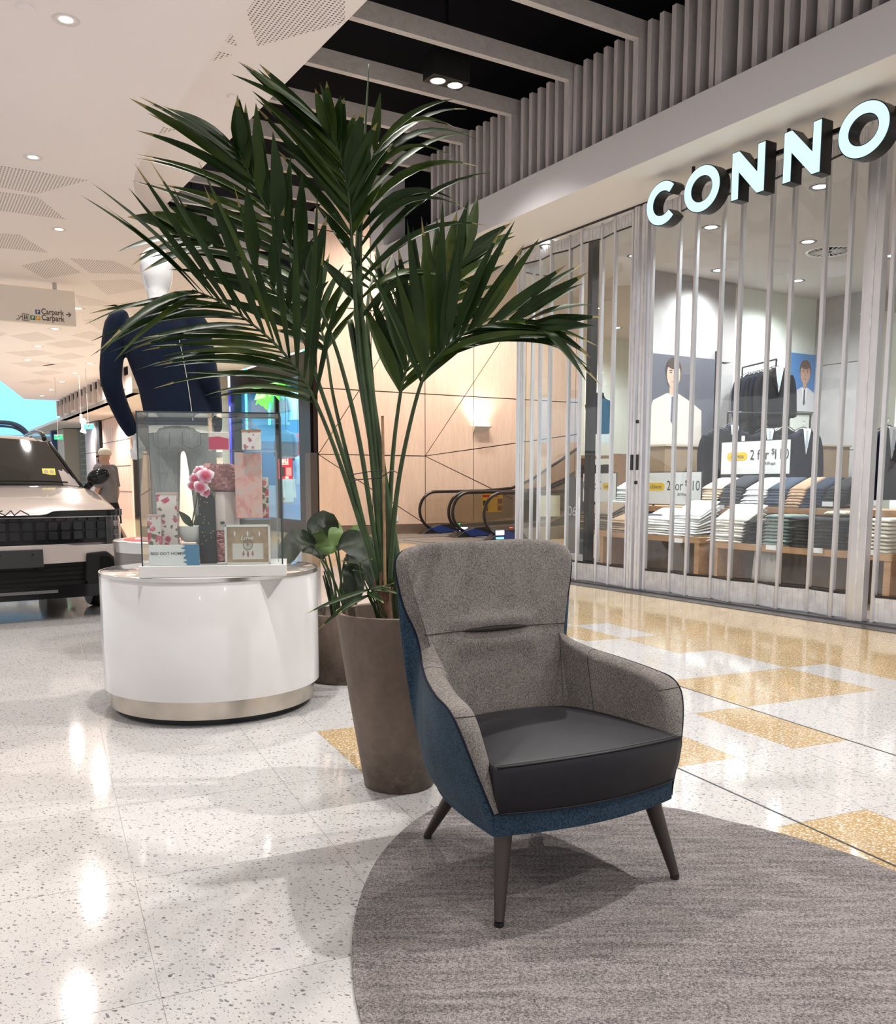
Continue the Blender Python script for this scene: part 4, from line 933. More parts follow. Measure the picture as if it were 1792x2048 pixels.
# rail with the front-facing jacket and tie, and the ones behind it
q = ps(1552, 735, 8.66); face = R(14)
rail(ps(1552, 735, 8.62), ps(1485, 735, 9.5), q.z + .10, 'black clothes rail of dark suits by the pale wall')
jacket((q.x, q.y, q.z - .03), face, jack_me, 'charcoal suit jacket with white shirt and silver tie, front of its rail', 'suits on the upper rail', True)
for k in range(6):
    pp = ps(1552 - 9 * (k + 1), 735, 8.72 + .115 * (k + 1)); jacket((pp.x, pp.y, q.z - .03), face + .25, jack_n if k % 2 else jack_me, 'dark suit jacket hanging behind the one with the silver tie', 'suits on the upper rail')
for x, y, s, me, lab, fr in ((1462, 855, 8.6, jack_n, 'navy suit jacket on the lower rail left of the price board', True), (1532, 862, 8.5, jack_me, 'charcoal suit jacket above the price board', True), (1606, 862, 8.3, jack_n, 'navy suit jacket right of the price board', True), (1440, 862, 8.55, jack_me, 'charcoal suit jacket at the left end above the price board', False), (1500, 850, 9.1, jack_me, 'charcoal suit jacket behind the price board jackets', False), (1775, 860, 6.2, jack_n, 'navy suit jacket at the right picture edge', True), (1570, 858, 9.0, jack_me, 'charcoal suit jacket between two price board suits', False)):
    pp = ps(x, y, s); jacket((pp.x, pp.y, pp.z), R(16), me, lab, 'suits on the lower rail', fr)
pa = ps(1455, 845, 8.8); pb = ps(1620, 845, 8.4); rail(pa, pb, pa.z + .13, 'black low clothes rail behind the chinos price board')
# posters on the side wall
SKIN = M('poster_skin', (.52, .33, .25), .6)
def poster(x0, y0, x1, y1, s, bgm, suit, hair, tiec, lab, fx=.5, fy=.70, fs=.15):
    a, b = ps(x0, y0, s), ps(x1, y1, s); w, h = (Vector((b.x, b.y)) - Vector((a.x, a.y))).length, a.z - b.z
    r = root('poster', (a.x, a.y, b.z), 0, lab, 'poster'); B = basis((0, 0, 0), BX)
    MB().box((w / 2, h / 2, -.01), (w, h, .02), B).build('backing', bgm, r)
    def pl(nm, pts, z, m): MB().prism([(p[0] * w, p[1] * h) for p in pts], z, z + .001, B).build(nm, m, r)
    sh = fy - fs * .78 - .12
    pl('printed_suit', [(max(0.01, fx - .48), 0.0), (min(.99, fx + .48), 0), (min(.99, fx + .46), sh - .10), (fx + .30, sh - .02), (fx + .10, sh + .06), (fx - .10, sh + .06), (fx - .30, sh - .02), (max(.01, fx - .46), sh - .10)], .001, suit)
    pl('printed_shirt', [(fx - .09, sh + .06), (fx + .09, sh + .06), (fx + .02, sh - .26), (fx - .02, sh - .26)], .002, SHIRT); pl('printed_tie', [(fx - .02, sh + .03), (fx + .02, sh + .03), (fx + .03, sh - .22), (fx, sh - .26), (fx - .03, sh - .22)], .003, tiec)
    pl('printed_neck', [(fx - .055, sh + .045), (fx + .055, sh + .045), (fx + .055, fy - .04), (fx - .055, fy - .04)], .0035, SKIN)
    asp = h / w
    E = lambda cx, cy, rx, ry, a0=0, a1=360, n_=20: [(cx + rx * math.cos(R(a0 + (a1 - a0) * k / n_)), cy + ry * math.sin(R(a0 + (a1 - a0) * k / n_))) for k in range(n_)]
    pl('printed_hair', E(fx, fy + fs * .30, fs * .66 * asp, fs * .72), .004, hair); pl('printed_face', E(fx, fy, fs * .56 * asp, fs * .78), .005, SKIN)
    pl('printed_fringe', E(fx, fy + fs * .62, fs * .56 * asp, fs * .30), .006, hair)
    dk = M('print_dark', (.08, .05, .045), .6)
    for k in (-1, 1): pl('printed_eye', E(fx + k * fs * .24 * asp, fy + fs * .12, fs * .10 * asp, fs * .035), .0065, dk); pl('printed_brow', E(fx + k * fs * .24 * asp, fy + fs * .24, fs * .15 * asp, fs * .03), .0065, hair)
    pl('printed_mouth', E(fx, fy - fs * .42, fs * .17 * asp, fs * .04), .0065, M('print_lip', (.42, .18, .15), .6)); pl('printed_nose', [(fx - .012, fy - fs * .2), (fx + .016, fy - fs * .2), (fx + .006, fy + fs * .1)], .0065, M('print_shade', (.40, .24, .18), .6))
poster(1303, 706, 1424, 905, 9.49, M('poster_dark_bg', (.10, .10, .12), .5), M('poster_beige', (.50, .45, .41), .6), M('poster_hair_dark', (.05, .035, .03), .6), M('poster_tie', (.08, .09, .13), .6), 'large poster of a man in a pale suit and striped tie', .34, .80, .175)
poster(1583, 705, 1642, 825, 9.63, M('poster_blue_bg', (.08, .22, .48), .5), M('poster_white_suit', (.62, .60, .62), .6), M('poster_hair_brown', (.13, .08, .055), .6), M('poster_tie_black', (.04, .05, .055), .6), 'blue poster of a smiling man in a white suit', .44, .66, .235)
m = root('display_post', ps(1426, 905, 9.5), 0, 'black upright post beside the large poster', 'post'); MB().box((0, 0, .73), (.035, .05, 1.46)).build('upright', BLACKM, m); MB().box((-.5, -.3, 1.44), (1.2, .03, .03), rotz(TH) @ rotz(0)).build('top_bar', BLACKM, m) if False else None
# brown counters, boxes and a dark bust
CARD = M('brown_counter', (.30, .21, .13), .6, var=.1, vscale=8)
def counter(x0, x1, y0, y1, s, d, lab):
    a, b = ps(x0, y0, s), ps(x1, y1, s); w = (Vector((b.x, b.y)) - Vector((a.x, a.y))).length; r = root('counter', (a.x, a.y, .006), TH, lab, 'counter')
    MB().box((w / 2, d / 2, a.z / 2), (w, d, a.z)).build('body', CARD, r, bevel=.004); MB().box((w / 2, d / 2 - .01, a.z + .012), (w + .03, d + .03, .024)).build('top', M('counter_top', (.50, .40, .28), .5), r)
counter(1330, 1440, 893, 1040, 9.0, .4, 'brown service counter below the large poster'); counter(1640, 1692, 893, 1040, 8.6, .4, 'brown counter beside the grey cladding at right')
bm = MB(); bm.rings([[(hw * math.cos(a), dp * math.sin(a), z) for a in [2 * math.pi * k / 18 for k in range(18)]] for z, hw, dp in ((0, .16, .11), (.15, .17, .12), (.32, .21, .13), (.44, .23, .12), (.50, .16, .09), (.54, .07, .065), (.62, .06, .06))])
pp = pt(1198, 868, 9.2); o = remesh('dress_form', bm, SUITN, .02); o.location = pp; 
MB().tube([(0, 0, -pp.z + .006), (0, 0, .05)], .02, 10).build('stand', BLACKM, o); MB().lathe([(.16, 0), (.16, .015), (.02, .03)], 20, Matrix.Translation((0, 0, -pp.z + .006))).build('foot', BLACKM, o); tag(o, 'dark navy dress form bust behind the left shutter panes', 'dress form')
# black sign with figures behind the left panes
pp = pt(1150, 1010, 8.4); r = root('price_stand', (pp.x, pp.y, 0), 0, 'dark floor sign with mirrored figures behind the left panes', 'sign'); B = basis((0, 0, 0), -AX)
MB().box((0, .72, 0), (.42, 1.1, .02), B).build('board', M('sign_navy', (.05, .055, .075), .4), r); MB().box((0, .085, 0), (.40, .17, .25), B).build('foot', M('pale_box', (.45, .44, .44), .6), r)
text('lettering', '06', .2, M('sign_grey', (.6, .62, .68), .5), B @ Matrix.Translation((-.05, .72, .012)), r, align='CENTER')

# oak shelf unit with dark knits behind the left panes
pp = pt(1206, 945, 10.2); un = root('shelf_unit', (pp.x, pp.y, .006), TH, 'oak shelf unit with dark folded knits behind the left panes', 'shelf unit')
for z in (.35, .80, 1.25, 1.62): MB().box((0, 0, z), (.40, .95, .035)).build('shelf_board', OAK, un)
for k in (-1, 1): MB().box((0, k * .485, .83), (.40, .03, 1.66)).build('side_panel', OAK, un)
for i, (dy_, z, c_) in enumerate(((-.25, .82, (.13, .035, .03)), (.2, .82, (.02, .02, .025)), (-.2, 1.27, (.02, .022, .03)), (.25, 1.27, (.035, .02, .02)))):
    me = shared(garment_mesh(.34, .34, .044), 'folded_knit', M('knit_%d' % i, c_, .9)); lab_ = ('dark red', 'black', 'ink blue', 'maroon brown')[i] + ' folded knit on the oak shelf unit'
    for k in range(5):
        o = inst(me, 'folded_knit', None, Vector((pp.x, pp.y, 0)) + rotz(TH) @ Vector((-.17, dy_, z + .005 + k * .045)), TH); tag(o, lab_, 'jumper', 'knits on the oak shelf unit')
# trousers hanging below the right low table
pp = pt(1530, 1108, 7.86); ht = MB()
ht.rings([[(x, .02 * math.sin(x * 70 + z * 5) * (1 - z / .5) + sg * .006, -z) for sg, xs in ((-1, range(13)), (1, range(12, -1, -1))) for x in [(-.15 + .3 * k / 12) * (1 + .4 * z) for k in xs]] for z in (0, .08, .16, .24, .32)])
o = ht.build('hanging_trousers', M('pale_grey_cloth', (.42, .40, .38), .9), smooth=True, M=Matrix.Translation((pp.x, pp.y, .47)) @ basis((0, 0, 0), -AX, (0, 0, 1)) @ Matrix.Rotation(math.pi / 2, 4, 'X') @ Matrix.Rotation(math.pi, 4, 'X')); tag(o, 'pale grey trousers hanging below the right low table', 'trousers')
# ------------------------------------------------------------------ glass display case on the drum
GA = R(9.5); GX, GY, GZ = -1.145, 4.372, .742; GW, GD, GH = .70, .36, .735
gc = Vector((GX, GY, GZ)) + rotz(GA) @ Vector((0, GD / 2, 0))
case = root('display_case', gc, GA, 'clear glass display case on the white drum plinth', 'display case')
CB = .056
MB().box((0, 0, CB / 2), (GW, GD, CB)).build('base', M('white_painted_board', (.70, .69, .68), .5), case, bevel=.002)
gw, gd, gh = GW - .035, GD - .03, GH
for nm, c, d in (('pane', (0, -gd / 2, CB + gh / 2), (gw, .005, gh)), ('pane', (0, gd / 2, CB + gh / 2), (gw, .005, gh)), ('pane', (-gw / 2, 0, CB + gh / 2), (.005, gd - .01, gh)), ('pane', (gw / 2, 0, CB + gh / 2), (.005, gd - .01, gh)), ('pane', (0, 0, CB + gh), (gw, gd, .005))):
    MB().box(c, d).build(nm, CLEAR, case)
EDGE = M('glass_edge', (.03, .045, .05), .25)
for c, d in (((0, -gd / 2, CB + gh), (gw + .006, .008, .007)), ((gw / 2, -gd / 2, CB + gh / 2), (.007, .008, gh)), ((-gw / 2, -gd / 2, CB + gh / 2), (.006, .007, gh)), ((gw / 2, 0, CB + gh), (.008, gd, .006)), ((-gw / 2, 0, CB + gh), (.008, gd, .006)), ((0, gd / 2, CB + gh), (gw, .007, .006)), ((gw / 2, gd / 2, CB + gh / 2), (.006, .007, gh)), ((-gw / 2, gd / 2, CB + gh / 2), (.006, .007, gh))):
    MB().box(c, d).build('edge_strip', EDGE, case)
CASEM = Matrix.Translation(gc) @ rotz(GA); CI = CASEM.inverted()
def cpx(x, y, dy):
    """case-local point seen at photo bearing x,y in the plane dy behind the front pane"""
    r = (CI.to_3x3() @ ray(x, y)); e = CI @ EYE; k = (-gd / 2 + dy - e.y) / r.y; return e + r * k
def citem(name, x, y, dy, lab, cat, grp=None, z=None):
    p = cpx(x, y, dy); p.z = z if z is not None else p.z
    return root(name, CASEM @ p, GA, lab, cat, grp)
FLOOR_Z = CB + .0005
def floral(name, bgc, cols, sc):
    n = N(name); p = n.pos(obj=True); c = bgc
    nz = n.node('ShaderNodeTexNoise', Scale=30., Detail=3.); n.link(p, nz.inputs['Vector']); dp = n.mix(.02, p, nz.outputs['Color'], 'LINEAR_LIGHT')
    for k, (s_, th, a, b) in enumerate(cols):
        mp = n.node('ShaderNodeMapping'); mp.inputs['Location'].default_value = (k * 1.7, 0, k * 2.3); n.link(dp, mp.inputs['Vector'])
        v = n.node('ShaderNodeTexVoronoi', Scale=s_); n.link(mp.outputs[0], v.inputs['Vector']); c = n.mix(n.math('LESS_THAN', v.outputs['Distance'], th), c, n.mix(n.ramp(v.outputs['Distance'], [(0, (0, 0, 0)), (th, (1, 1, 1))]), a, b))
    n.col(c); n.set(Roughness=.45); MATS[name] = n.m; return n.m
FLOR = floral('red_floral_print', (.72, .67, .63), [(26, .42, (.10, .10, .06), (.2, .2, .12)), (19, .44, (.38, .02, .05), (.62, .13, .18)), (28, .30, (.55, .05, .12), (.72, .30, .34))], 1)
FLOR2 = floral('berry_floral_print', (.76, .70, .67), [(34, .30, (.12, .10, .10), (.3, .24, .24)), (24, .36, (.40, .03, .09), (.60, .16, .22))], 1)
def cbox(name, x0, x1, ytop, ybot, dy, d, mat, lab, cat, z=None, lid=None, rz=0):
    a, b = cpx(x0, ybot, dy), cpx(x1, ytop, dy); z0 = z if z is not None else a.z; w, h = b.x - a.x, b.z - z0
    r = root(name, CASEM @ Vector(((a.x + b.x) / 2, a.y + d / 2, z0)), GA + rz, lab, cat)
    MB().box((0, 0, h / 2), (w, d, h)).build('body', mat, r, bevel=.0025)
    if lid: MB().box((0, 0, h - .004), (w + .003, d + .003, .01)).build('lid', lid, r, bevel=.001)
    return r, w, h
cbox('gift_box', 316, 352, 986, 1090, .09, .075, FLOR2, 'tall white tin with berry and flower print in the case', 'tin', FLOOR_Z, M('tin_rim', (.55, .40, .36), .4))
cbox('gift_box', 296, 321, 1030, 1090, .055, .06, FLOR, 'short red flower print box at the case left side', 'tin', FLOOR_Z, M('tin_rim', (.55, .40, .36), .4))
r, w, h = cbox('name_card', 298, 398, 1089, 1129, .012, .004, PAPER, 'white and blue RED DOT HOME card at the case front', 'card', FLOOR_Z)
B = basis((0, -.0025, 0), (1, 0, 0))
bl = [(w * .5, 0), (w * .5, h)] + [(w * (.17 + .05 * math.sin(k * 2.3) + .02 * (k % 2) + .05 * k / 12), h * (1 - k / 12)) for k in range(13)]
MB().prism(bl, 0, .0008, B).build('blue_print', M('card_blue', (.09, .26, .44), .5), r)
text('lettering', 'RED DOT HOME', .0185, M('card_ink', (.10, .10, .11), .6), B @ Matrix.Translation((-w * .46, h * .52, .001)), r, sx=1.12, bold=.0002, depth=.0003)
# orchid in white bowl on an acrylic riser
def riser(x0, x1, ytop, dy, d, lab):
    a, b = cpx(x0, ytop, dy), cpx(x1, ytop, dy); r = root('acrylic_riser', CASEM @ Vector(((a.x + b.x) / 2, a.y + d / 2, FLOOR_Z)), GA, lab, 'riser'); w, h = b.x - a.x, a.z - FLOOR_Z
    MB().box((0, 0, h - .003), (w, d, .006)).build('shelf', ACRYL, r)
    for k in (-1, 1): MB().box((k * (w / 2 - .003), 0, (h - .006) / 2), (.005, d, h - .006)).build('side', ACRYL, r)
    return a.z
zo = riser(354, 397, 1085, .10, .13, 'clear acrylic riser under the orchid bowl')
p = cpx(384, 1085, .155); orch = root('orchid', CASEM @ Vector((p.x, p.y, zo + .0005)), GA, 'pink and white orchid in a white bowl inside the case', 'orchid'); OO = Vector((p.x, p.y, zo))
MB().lathe([(.035, 0), (.052, .012), (.064, .045), (.066, .078), (.060, .078), (.056, .06), (.003, .058)], 36).build('bowl', M('white_ceramic', (.75, .74, .72), .35), orch, smooth=True, auto=50)
def oc(x, y, dy): return cpx(x, y, dy) - OO
OST = M('orchid_stem', (.16, .12, .05), .5); OLF = M('orchid_leaf', (.06, .085, .04), .35)
MB().tube(cr([Vector((0, 0, .055)), oc(387, 1030, .15), oc(393, 1000, .14), oc(396, 975, .13), oc(402, 955, .12)], 16), .0035, 6).build('stem', OST, orch, smooth=True)
for a_, b_, w_ in (((382, 1052), (357, 1022), .032), ((386, 1052), (362, 1035), .026), ((388, 1050), (412, 1022), .024), ((390, 1050), (420, 1038), .026)):
    pa_, pb_ = oc(*a_, .15), oc(*b_, .12); leaflet(orch, pa_, pb_ - pa_ + Vector((0, 0, .01)), Vector((0, -.8, .5)), (pb_ - pa_).length * 1.1, w_ * 1.6, .1, OLF, tip=False)
PET = N('orchid_petal'); n = PET; uvp = n.node('ShaderNodeTexCoord'); gr = n.node('ShaderNodeVectorMath', operation='LENGTH'); n.link(uvp.outputs['Object'], gr.inputs[0])
n.col(n.ramp(gr.outputs['Value'], [(.008, (.55, .03, .12)), (.018, (.72, .15, .32)), (.026, (.86, .74, .78)), (.03, (.88, .84, .85))])); n.set(Roughness=.5); PET = n.m
def flower(x, y, dy, s_, tilt, spin):
    c = oc(x, y, dy); f = MB()
    for k, (ang, l, wd) in enumerate(((90, .030, .024), (20, .034, .036), (160, .034, .036), (235, .030, .024), (305, .030, .024))):
        rg = []
        for i in range(7):
            u = i / 6; ww = wd * math.sin(math.pi * min(.98, u * .9 + .08)) ** .8
            rg.append([Vector((l * u, j * ww / 2, .006 * math.sin(u * 2.5) - .012 * u * u + .004 * (1 - j * j))) for j in (-1, -.5, 0, .5, 1)])
        f.rings([[rotz(R(ang + spin)) @ q for q in g] for g in rg], closed=False, cap=False)
    Mx = Matrix.Translation(c) @ basis((0, 0, 0), (1, tilt * .3, 0), (0, tilt * .2, 1)) @ Matrix.Diagonal((s_, s_, s_, 1))
    fo = f.build('flower', PET, orch, smooth=True, M=Mx, fix=False)
    MB().ell((0, 0, .006), (.007, .009, .006), 10, 6).build('flower_lip', M('orchid_lip', (.62, .05, .06), .4), fo, smooth=True)
for x, y, dy, s_, t, sp in ((411, 952, .075, 1.35, .3, 0), (390, 958, .09, 1.05, -.8, 25), (401, 975, .075, 1.15, .0, -20), (412, 985, .09, .9, .6, 40), (385, 972, .10, .9, -1, 10), (398, 942, .10, .9, .2, 30)): flower(x, y, dy, s_, t, sp)
for x, y in ((425, 977), (424, 986), (428, 992)): MB().ell(oc(x, y, .09), (.008, .008, .011), 10, 6).build('bud', M('orchid_bud', (.12, .13, .06), .5), orch, smooth=True)
r, w, h = cbox('tall_gift_box', 399, 429, 986, 1090, .095, .045, M('black_gift_box', (.012, .012, .014), .35), 'tall black gift box with gold specks behind the orchid', 'gift box', FLOOR_Z)
for k in range(16): MB().lathe([(.0022, -.0003), (.0022, .0003)], 8, Matrix.Translation((rnd.uniform(-w * .42, w * .42), -.0235, rnd.uniform(h * .25, h * .95))) @ Matrix.Rotation(math.pi / 2, 4, 'X')).build('gold_speck', M('gold', (.7, .5, .2), .3, .9), r)
# fluffy rolled throw with a paper band
FLUF = M('pink_fluff', (.50, .25, .25), 1., var=.35, vscale=60, sheen=.5)
p = cpx(440, 1065, .235); th = root('rolled_throw', CASEM @ Vector((p.x, p.y, FLOOR_Z)), GA, 'rolled fluffy pink throw with a white paper band', 'throw')
def fluff(name, z0, z1, rr2, par):
    rg = []; hh = z1 - z0
    for i in range(34):
        u = i / 33; e = 1 - (abs(2 * u - 1)) ** 6 * .5
        rg.append([((rr2 * e + rnd.uniform(-.006, .006)) * 1.12 * math.cos(2 * math.pi * k / 72), (rr2 * e + rnd.uniform(-.006, .006)) * .8 * math.sin(2 * math.pi * k / 72), z0 + hh * u + rnd.uniform(-.004, .004)) for k in range(72)])
    return MB().rings(rg).build(name, FLUF, par, smooth=False)
b_top = cpx(440, 928, .235).z - FLOOR_Z
fluff('roll_end', b_top - .145, b_top, .098, th); fluff('roll_end', .0, .17, .092, th)
MB().lathe([(.088, .16), (.09, .17), (.09, b_top - .15), (.088, b_top - .14)], 48, Matrix.Diagonal((1.1, .78, 1, 1)), cap=False).build('paper_band', M('pale_pink_paper', (.70, .60, .58), .6), th, smooth=True)
MB().box((.02, -.0712, .20), (.02, .002, .012)).build('barcode', TXT, th)
# pink boxed set on a riser and the upper acrylic shelf
zr = riser(468, 540, 1037, .12, .14, 'clear acrylic riser under the tall pink box')
PBOX = N('pink_watercolour'); n = PBOX; f = n.noise(n.pos(obj=True), 14, 3, .5, 1.2); n.col(n.ramp(f, [(.3, (.62, .22, .20)), (.5, (.70, .42, .38)), (.65, (.55, .47, .46)), (.8, (.70, .60, .58))])); n.set(Roughness=.3); PBOX = n.m
cbox('boxed_print', 472, 522, 905, 1036, .15, .07, PBOX, 'tall pink watercolour box standing on a clear riser', 'gift box', zr + .0005)
cbox('small_vase_box', 524, 536, 955, 1000, .2, .05, FLOR, 'narrow flower box at the case right side', 'gift box', zr + .0005)
a, b = cpx(417, 899, .10), cpx(553, 901, .10)
sh = root('acrylic_shelf', CASEM @ Vector(((a.x + b.x) / 2, a.y + .09, FLOOR_Z)), GA, 'clear acrylic shelf near the top of the case', 'shelf'); hh = a.z - FLOOR_Z
MB().box((0, 0, hh - .003), (b.x - a.x, .18, .006)).build('shelf_plate', ACRYL, sh)
for k in (1,): MB().box((k * ((b.x - a.x) / 2 - .003), 0, hh / 2), (.005, .18, hh - .007)).build('side', ACRYL, sh)
MB().box((-(b.x - a.x) / 2 + .003, 0, (hh + CB + gh - FLOOR_Z) / 2), (.005, .18, CB + gh - FLOOR_Z - hh - .006)).build('side', ACRYL, sh)
r, w, h = cbox('note_box', 418, 457, 864, 898, .12, .05, M('pale_card', (.72, .64, .60), .6), 'small cream and crimson note box on the acrylic shelf', 'note box', a.z + .0005)
MB().prism([(-w / 2, 0), (w / 2, 0), (w / 2, h * .62), (0, h * .75), (-w / 2, h * .70)], .0255, .0262, Matrix.Rotation(math.pi / 2, 4, 'X')).build('crimson_print', M('crimson', (.52, .05, .12), .5), r)
r, w, h = cbox('ornament_box', 484, 521, 860, 900, .12, .05, floral('lilac_floral', (.76, .70, .68), [(30, .33, (.25, .03, .10), (.55, .25, .33))], 1), 'flower print box with copper rim and ribbon loop', 'gift box', a.z + .0005, M('copper', (.50, .24, .12), .3, .8))
MB().tube(cr([(0, 0, h), (-.03, 0, h + .035), (-.02, 0, h + .05), (.02, 0, h + .02), (.04, 0, h + .004)], 14), .002, 5).build('ribbon_loop', M('ribbon', (.5, .3, .24), .6), r)
# photo frame
r, w, h = cbox('photo_frame', 451, 540, 1049, 1125, .02, .012, M('driftwood_print', (.46, .34, .23), .6, var=.15, vscale=30), 'white edged photo frame with dreamcatcher print in the case', 'photo frame', FLOOR_Z)
WF = M('frame_white', (.80, .79, .77), .4); B = basis((0, -.006, 0), (1, 0, 0))
for c, d in (((0, .005, .004), (w, .01, .016)), ((0, h - .005, .004), (w, .01, .016)), ((-w / 2 + .005, h / 2, .004), (.01, h, .016)), ((w / 2 - .005, h / 2, .004), (.01, h, .016))): MB().box(c, d, B).build('frame_bar', WF, r)
MB().box((0, h * .33, .001), (w * .68, h * .40, .002), B).build('photo_opening', M('frame_photo', (.70, .67, .64), .5), r)
text('lettering', 'Love', h * .16, PAPER, B @ Matrix.Translation((-w * .16, h * .62, .002)), r, shear=.3, depth=.0003)
BR = M('dream_brown', (.16, .085, .06), .6)
MB().tube([(w * .10 * math.cos(R(a_)), h * .50 + h * .13 * math.sin(R(a_)), .003) for a_ in range(0, 361, 18)], .0013, 5, B).build('dreamcatcher_ring', BR, r)
for k in range(6): a_ = R(k * 30); MB().tube([(w * .1 * math.cos(a_), h * .5 + h * .13 * math.sin(a_), .003), (-w * .1 * math.cos(a_), h * .5 - h * .13 * math.sin(a_), .003)], .0004, 4, B).build('web_thread', BR, r)
for dx, l in ((-.10, .20), (0, .24), (.10, .20)):
    MB().prism([(dx * w, h * .36), (dx * w - .006, h * .26), (dx * w, h * (.40 - l)), (dx * w + .006, h * .26)], .0022, .003, B).build('feather', M('feather_pink', (.36, .18, .15), .6), r)
for dx in (-.28, 0, .26): MB().prism([(dx * w, h * .86), (dx * w - .005, h * .78), (dx * w, h * .68), (dx * w + .005, h * .78)], .0012, .002, B).build('printed_feather', PAPER, r)

# ------------------------------------------------------------------ mannequin seen from behind
MNX, MNY = -1.628, 5.20
mq = root('mannequin', (MNX, MNY, .7415), R(4), 'white mannequin from behind in navy jumper and grey jeans', 'mannequin')
MQW = M('mannequin_gloss', (.80, .80, .81), .14, coat=.5)
def ring(c, rx, ry, n_=20, p=1.0): return [(c[0] + rx * math.copysign(abs(math.cos(a)) ** p, math.cos(a)), c[1] + ry * math.copysign(abs(math.sin(a)) ** p, math.sin(a)), c[2]) for a in [2 * math.pi * k / n_ for k in range(n_)]]
LA = [(-.215, 0, 1.335), (-.245, -.01, 1.22), (-.268, -.01, 1.06), (-.258, .02, .95), (-.215, .08, .80), (-.190, .11, .745)]
RA = [(.205, 0, 1.335), (.24, -.02, 1.22), (.272, -.04, 1.06), (.285, .0, .95), (.285, .05, .82), (.28, .08, .755)]
LL = [(.025, 0, .86), (.015, .0, .70), (.01, .01, .48), (.005, .0, .25), (.0, .0, .08)]
RL = [(.185, 0, .86), (.205, .01, .70), (.22, .03, .48), (.235, .02, .25), (.24, .02, .08)]
def xo(z): return lerp(.105, .0, smooth01((z - .72) / .62))
b = MB()
b.rings([ring((0, .02, z), rx, ry) for z, rx, ry in ((1.36, .075, .07), (1.42, .058, .062), (1.48, .055, .062), (1.53, .058, .07))])
b.rings([ring((0, .025 + dy, z), rx, ry, 24) for z, rx, ry, dy in ((1.50, .045, .05, .0), (1.54, .068, .082, .005), (1.60, .084, .10, 0), (1.66, .089, .105, -.005), (1.71, .078, .092, -.008), (1.745, .05, .06, -.008), (1.757, .02, .025, -.008))])
b.rings([ring((xo(z), 0, z), rx, ry) for z, rx, ry in ((.80, .15, .10), (.95, .135, .09), (1.15, .16, .105), (1.30, .17, .10), (1.38, .10, .07))])
for A_ in (LA, RA):
    b.tube(cr(A_, 14), [.045 - .0012 * k for k in range(14)], 12)
    w_ = Vector(A_[-1]); sg = -1 if A_ is LA else 1
    b.tube(cr([w_ + Vector((0, -.01, .03)), w_ + Vector((.01 * -sg, .02, -.05)), w_ + Vector((.0, .035, -.10))], 8), [.026, .028, .032, .036, .038, .036, .03, .02], 10, flat=.6)
    for k in range(4): b.tube([w_ + Vector((-.03 + .02 * k, .035, -.09)), w_ + Vector((-.032 + .021 * k, .055, -.135)), w_ + Vector((-.03 + .02 * k, .05, -.165 + .008 * abs(k - 1.5)))], [.011, .010, .007], 8)
    b.tube([w_ + Vector((-sg * .03, .03, -.05)), w_ + Vector((-sg * .045, .06, -.09)), w_ + Vector((-sg * .04, .07, -.115))], [.012, .011, .007], 8)
for A_ in (LL, RL):
    b.tube(cr(A_, 12), [.075 - .0035 * k for k in range(12)], 12); f_ = Vector(A_[-1]); b.tube([f_ + Vector((0, -.05, -.05)), f_ + Vector((0, .04, -.045)), f_ + Vector((0, .15, -.06))], [.028, .038, .02], 10)
remesh('body', b, MQW, .011, mq, 3)
NAVY = M('navy_jumper', (.0055, .0095, .023), .92, var=.2, vscale=8, bump=.35, bscale=600, sheen=.04)
b = MB()
b.rings([ring((xo(z), .0, z), rx, ry, 28, .85) for z, rx, ry in ((.775, .182, .118), (.80, .190, .125), (.86, .188, .125), (.98, .182, .120), (1.12, .195, .126), (1.24, .208, .130), (1.31, .205, .122), (1.36, .165, .105), (1.395, .10, .085), (1.415, .078, .076))])
for A_ in (LA, RA): b.tube(cr([(A_[0][0] * .8, 0, 1.345)] + A_, 16), [.062, .074, .076, .074, .070, .067, .064, .062, .060, .058, .055, .052, .049, .046, .043, .044], 16)
jo = remesh('jumper', b, NAVY, .009, mq, 5)
MB().tube(ring((.105, .0, .785), .186, .122, 40, .85) + [ring((.105, 0, .785), .186, .122, 40, .85)[0]], .009, 8).build('hem_rib', NAVY, jo, smooth=True)
MB().tube(cr([(.14, -.118, 1.24), (.165, -.122, 1.10), (.185, -.122, .95), (.20, -.122, .80)], 14), .0018, 5).build('loose_thread', M('pale_thread', (.6, .58, .5), .8), jo)
MB().rings([ring((.105, 0, z), rx, ry, 32, .85) for z, rx, ry in ((.735, .178, .116), (.78, .181, .117))], cap=False).build('shirt_tail', M('shirt_cream', (.70, .67, .63), .8), mq, smooth=True)
JEAN = N('grey_denim'); n = JEAN; f = n.noise(n.pos((1, 1, .15), obj=True), 160, 3); g = n.noise(n.pos((1, 1, .4), obj=True), 5, 3); n.col(n.mix(.5, n.ramp(f, [(.35, (.13, .13, .135)), (.65, (.24, .24, .24))]), n.ramp(g, [(.35, (.12, .125, .13)), (.65, (.30, .295, .29))]))); n.set(Roughness=.9); JEAN = n.m
b = MB(); b.rings([ring((.105, 0, z), rx, ry, 24, .85) for z, rx, ry in ((.64, .155, .115), (.70, .168, .125), (.77, .170, .118), (.83, .160, .108))])
for A_ in (LL, RL): b.tube(cr([(A_[0][0], 0, .80)] + A_[1:], 14), [.092, .098, .096, .092, .088, .084, .081, .078, .076, .074, .073, .072, .072, .074], 16)
je = remesh('jeans', b, JEAN, .011, mq, 4)
for sx in (-1, 1):
    MB().tube([(.105 + sx * .035, -.128, .735), (.105 + sx * .035, -.134, .665), (.105 + sx * .085, -.130, .645), (.105 + sx * .13, -.108, .668), (.105 + sx * .13, -.104, .735)], .0022, 5).build('pocket_seam', M('denim_stitch', (.07, .07, .075), .8), je)
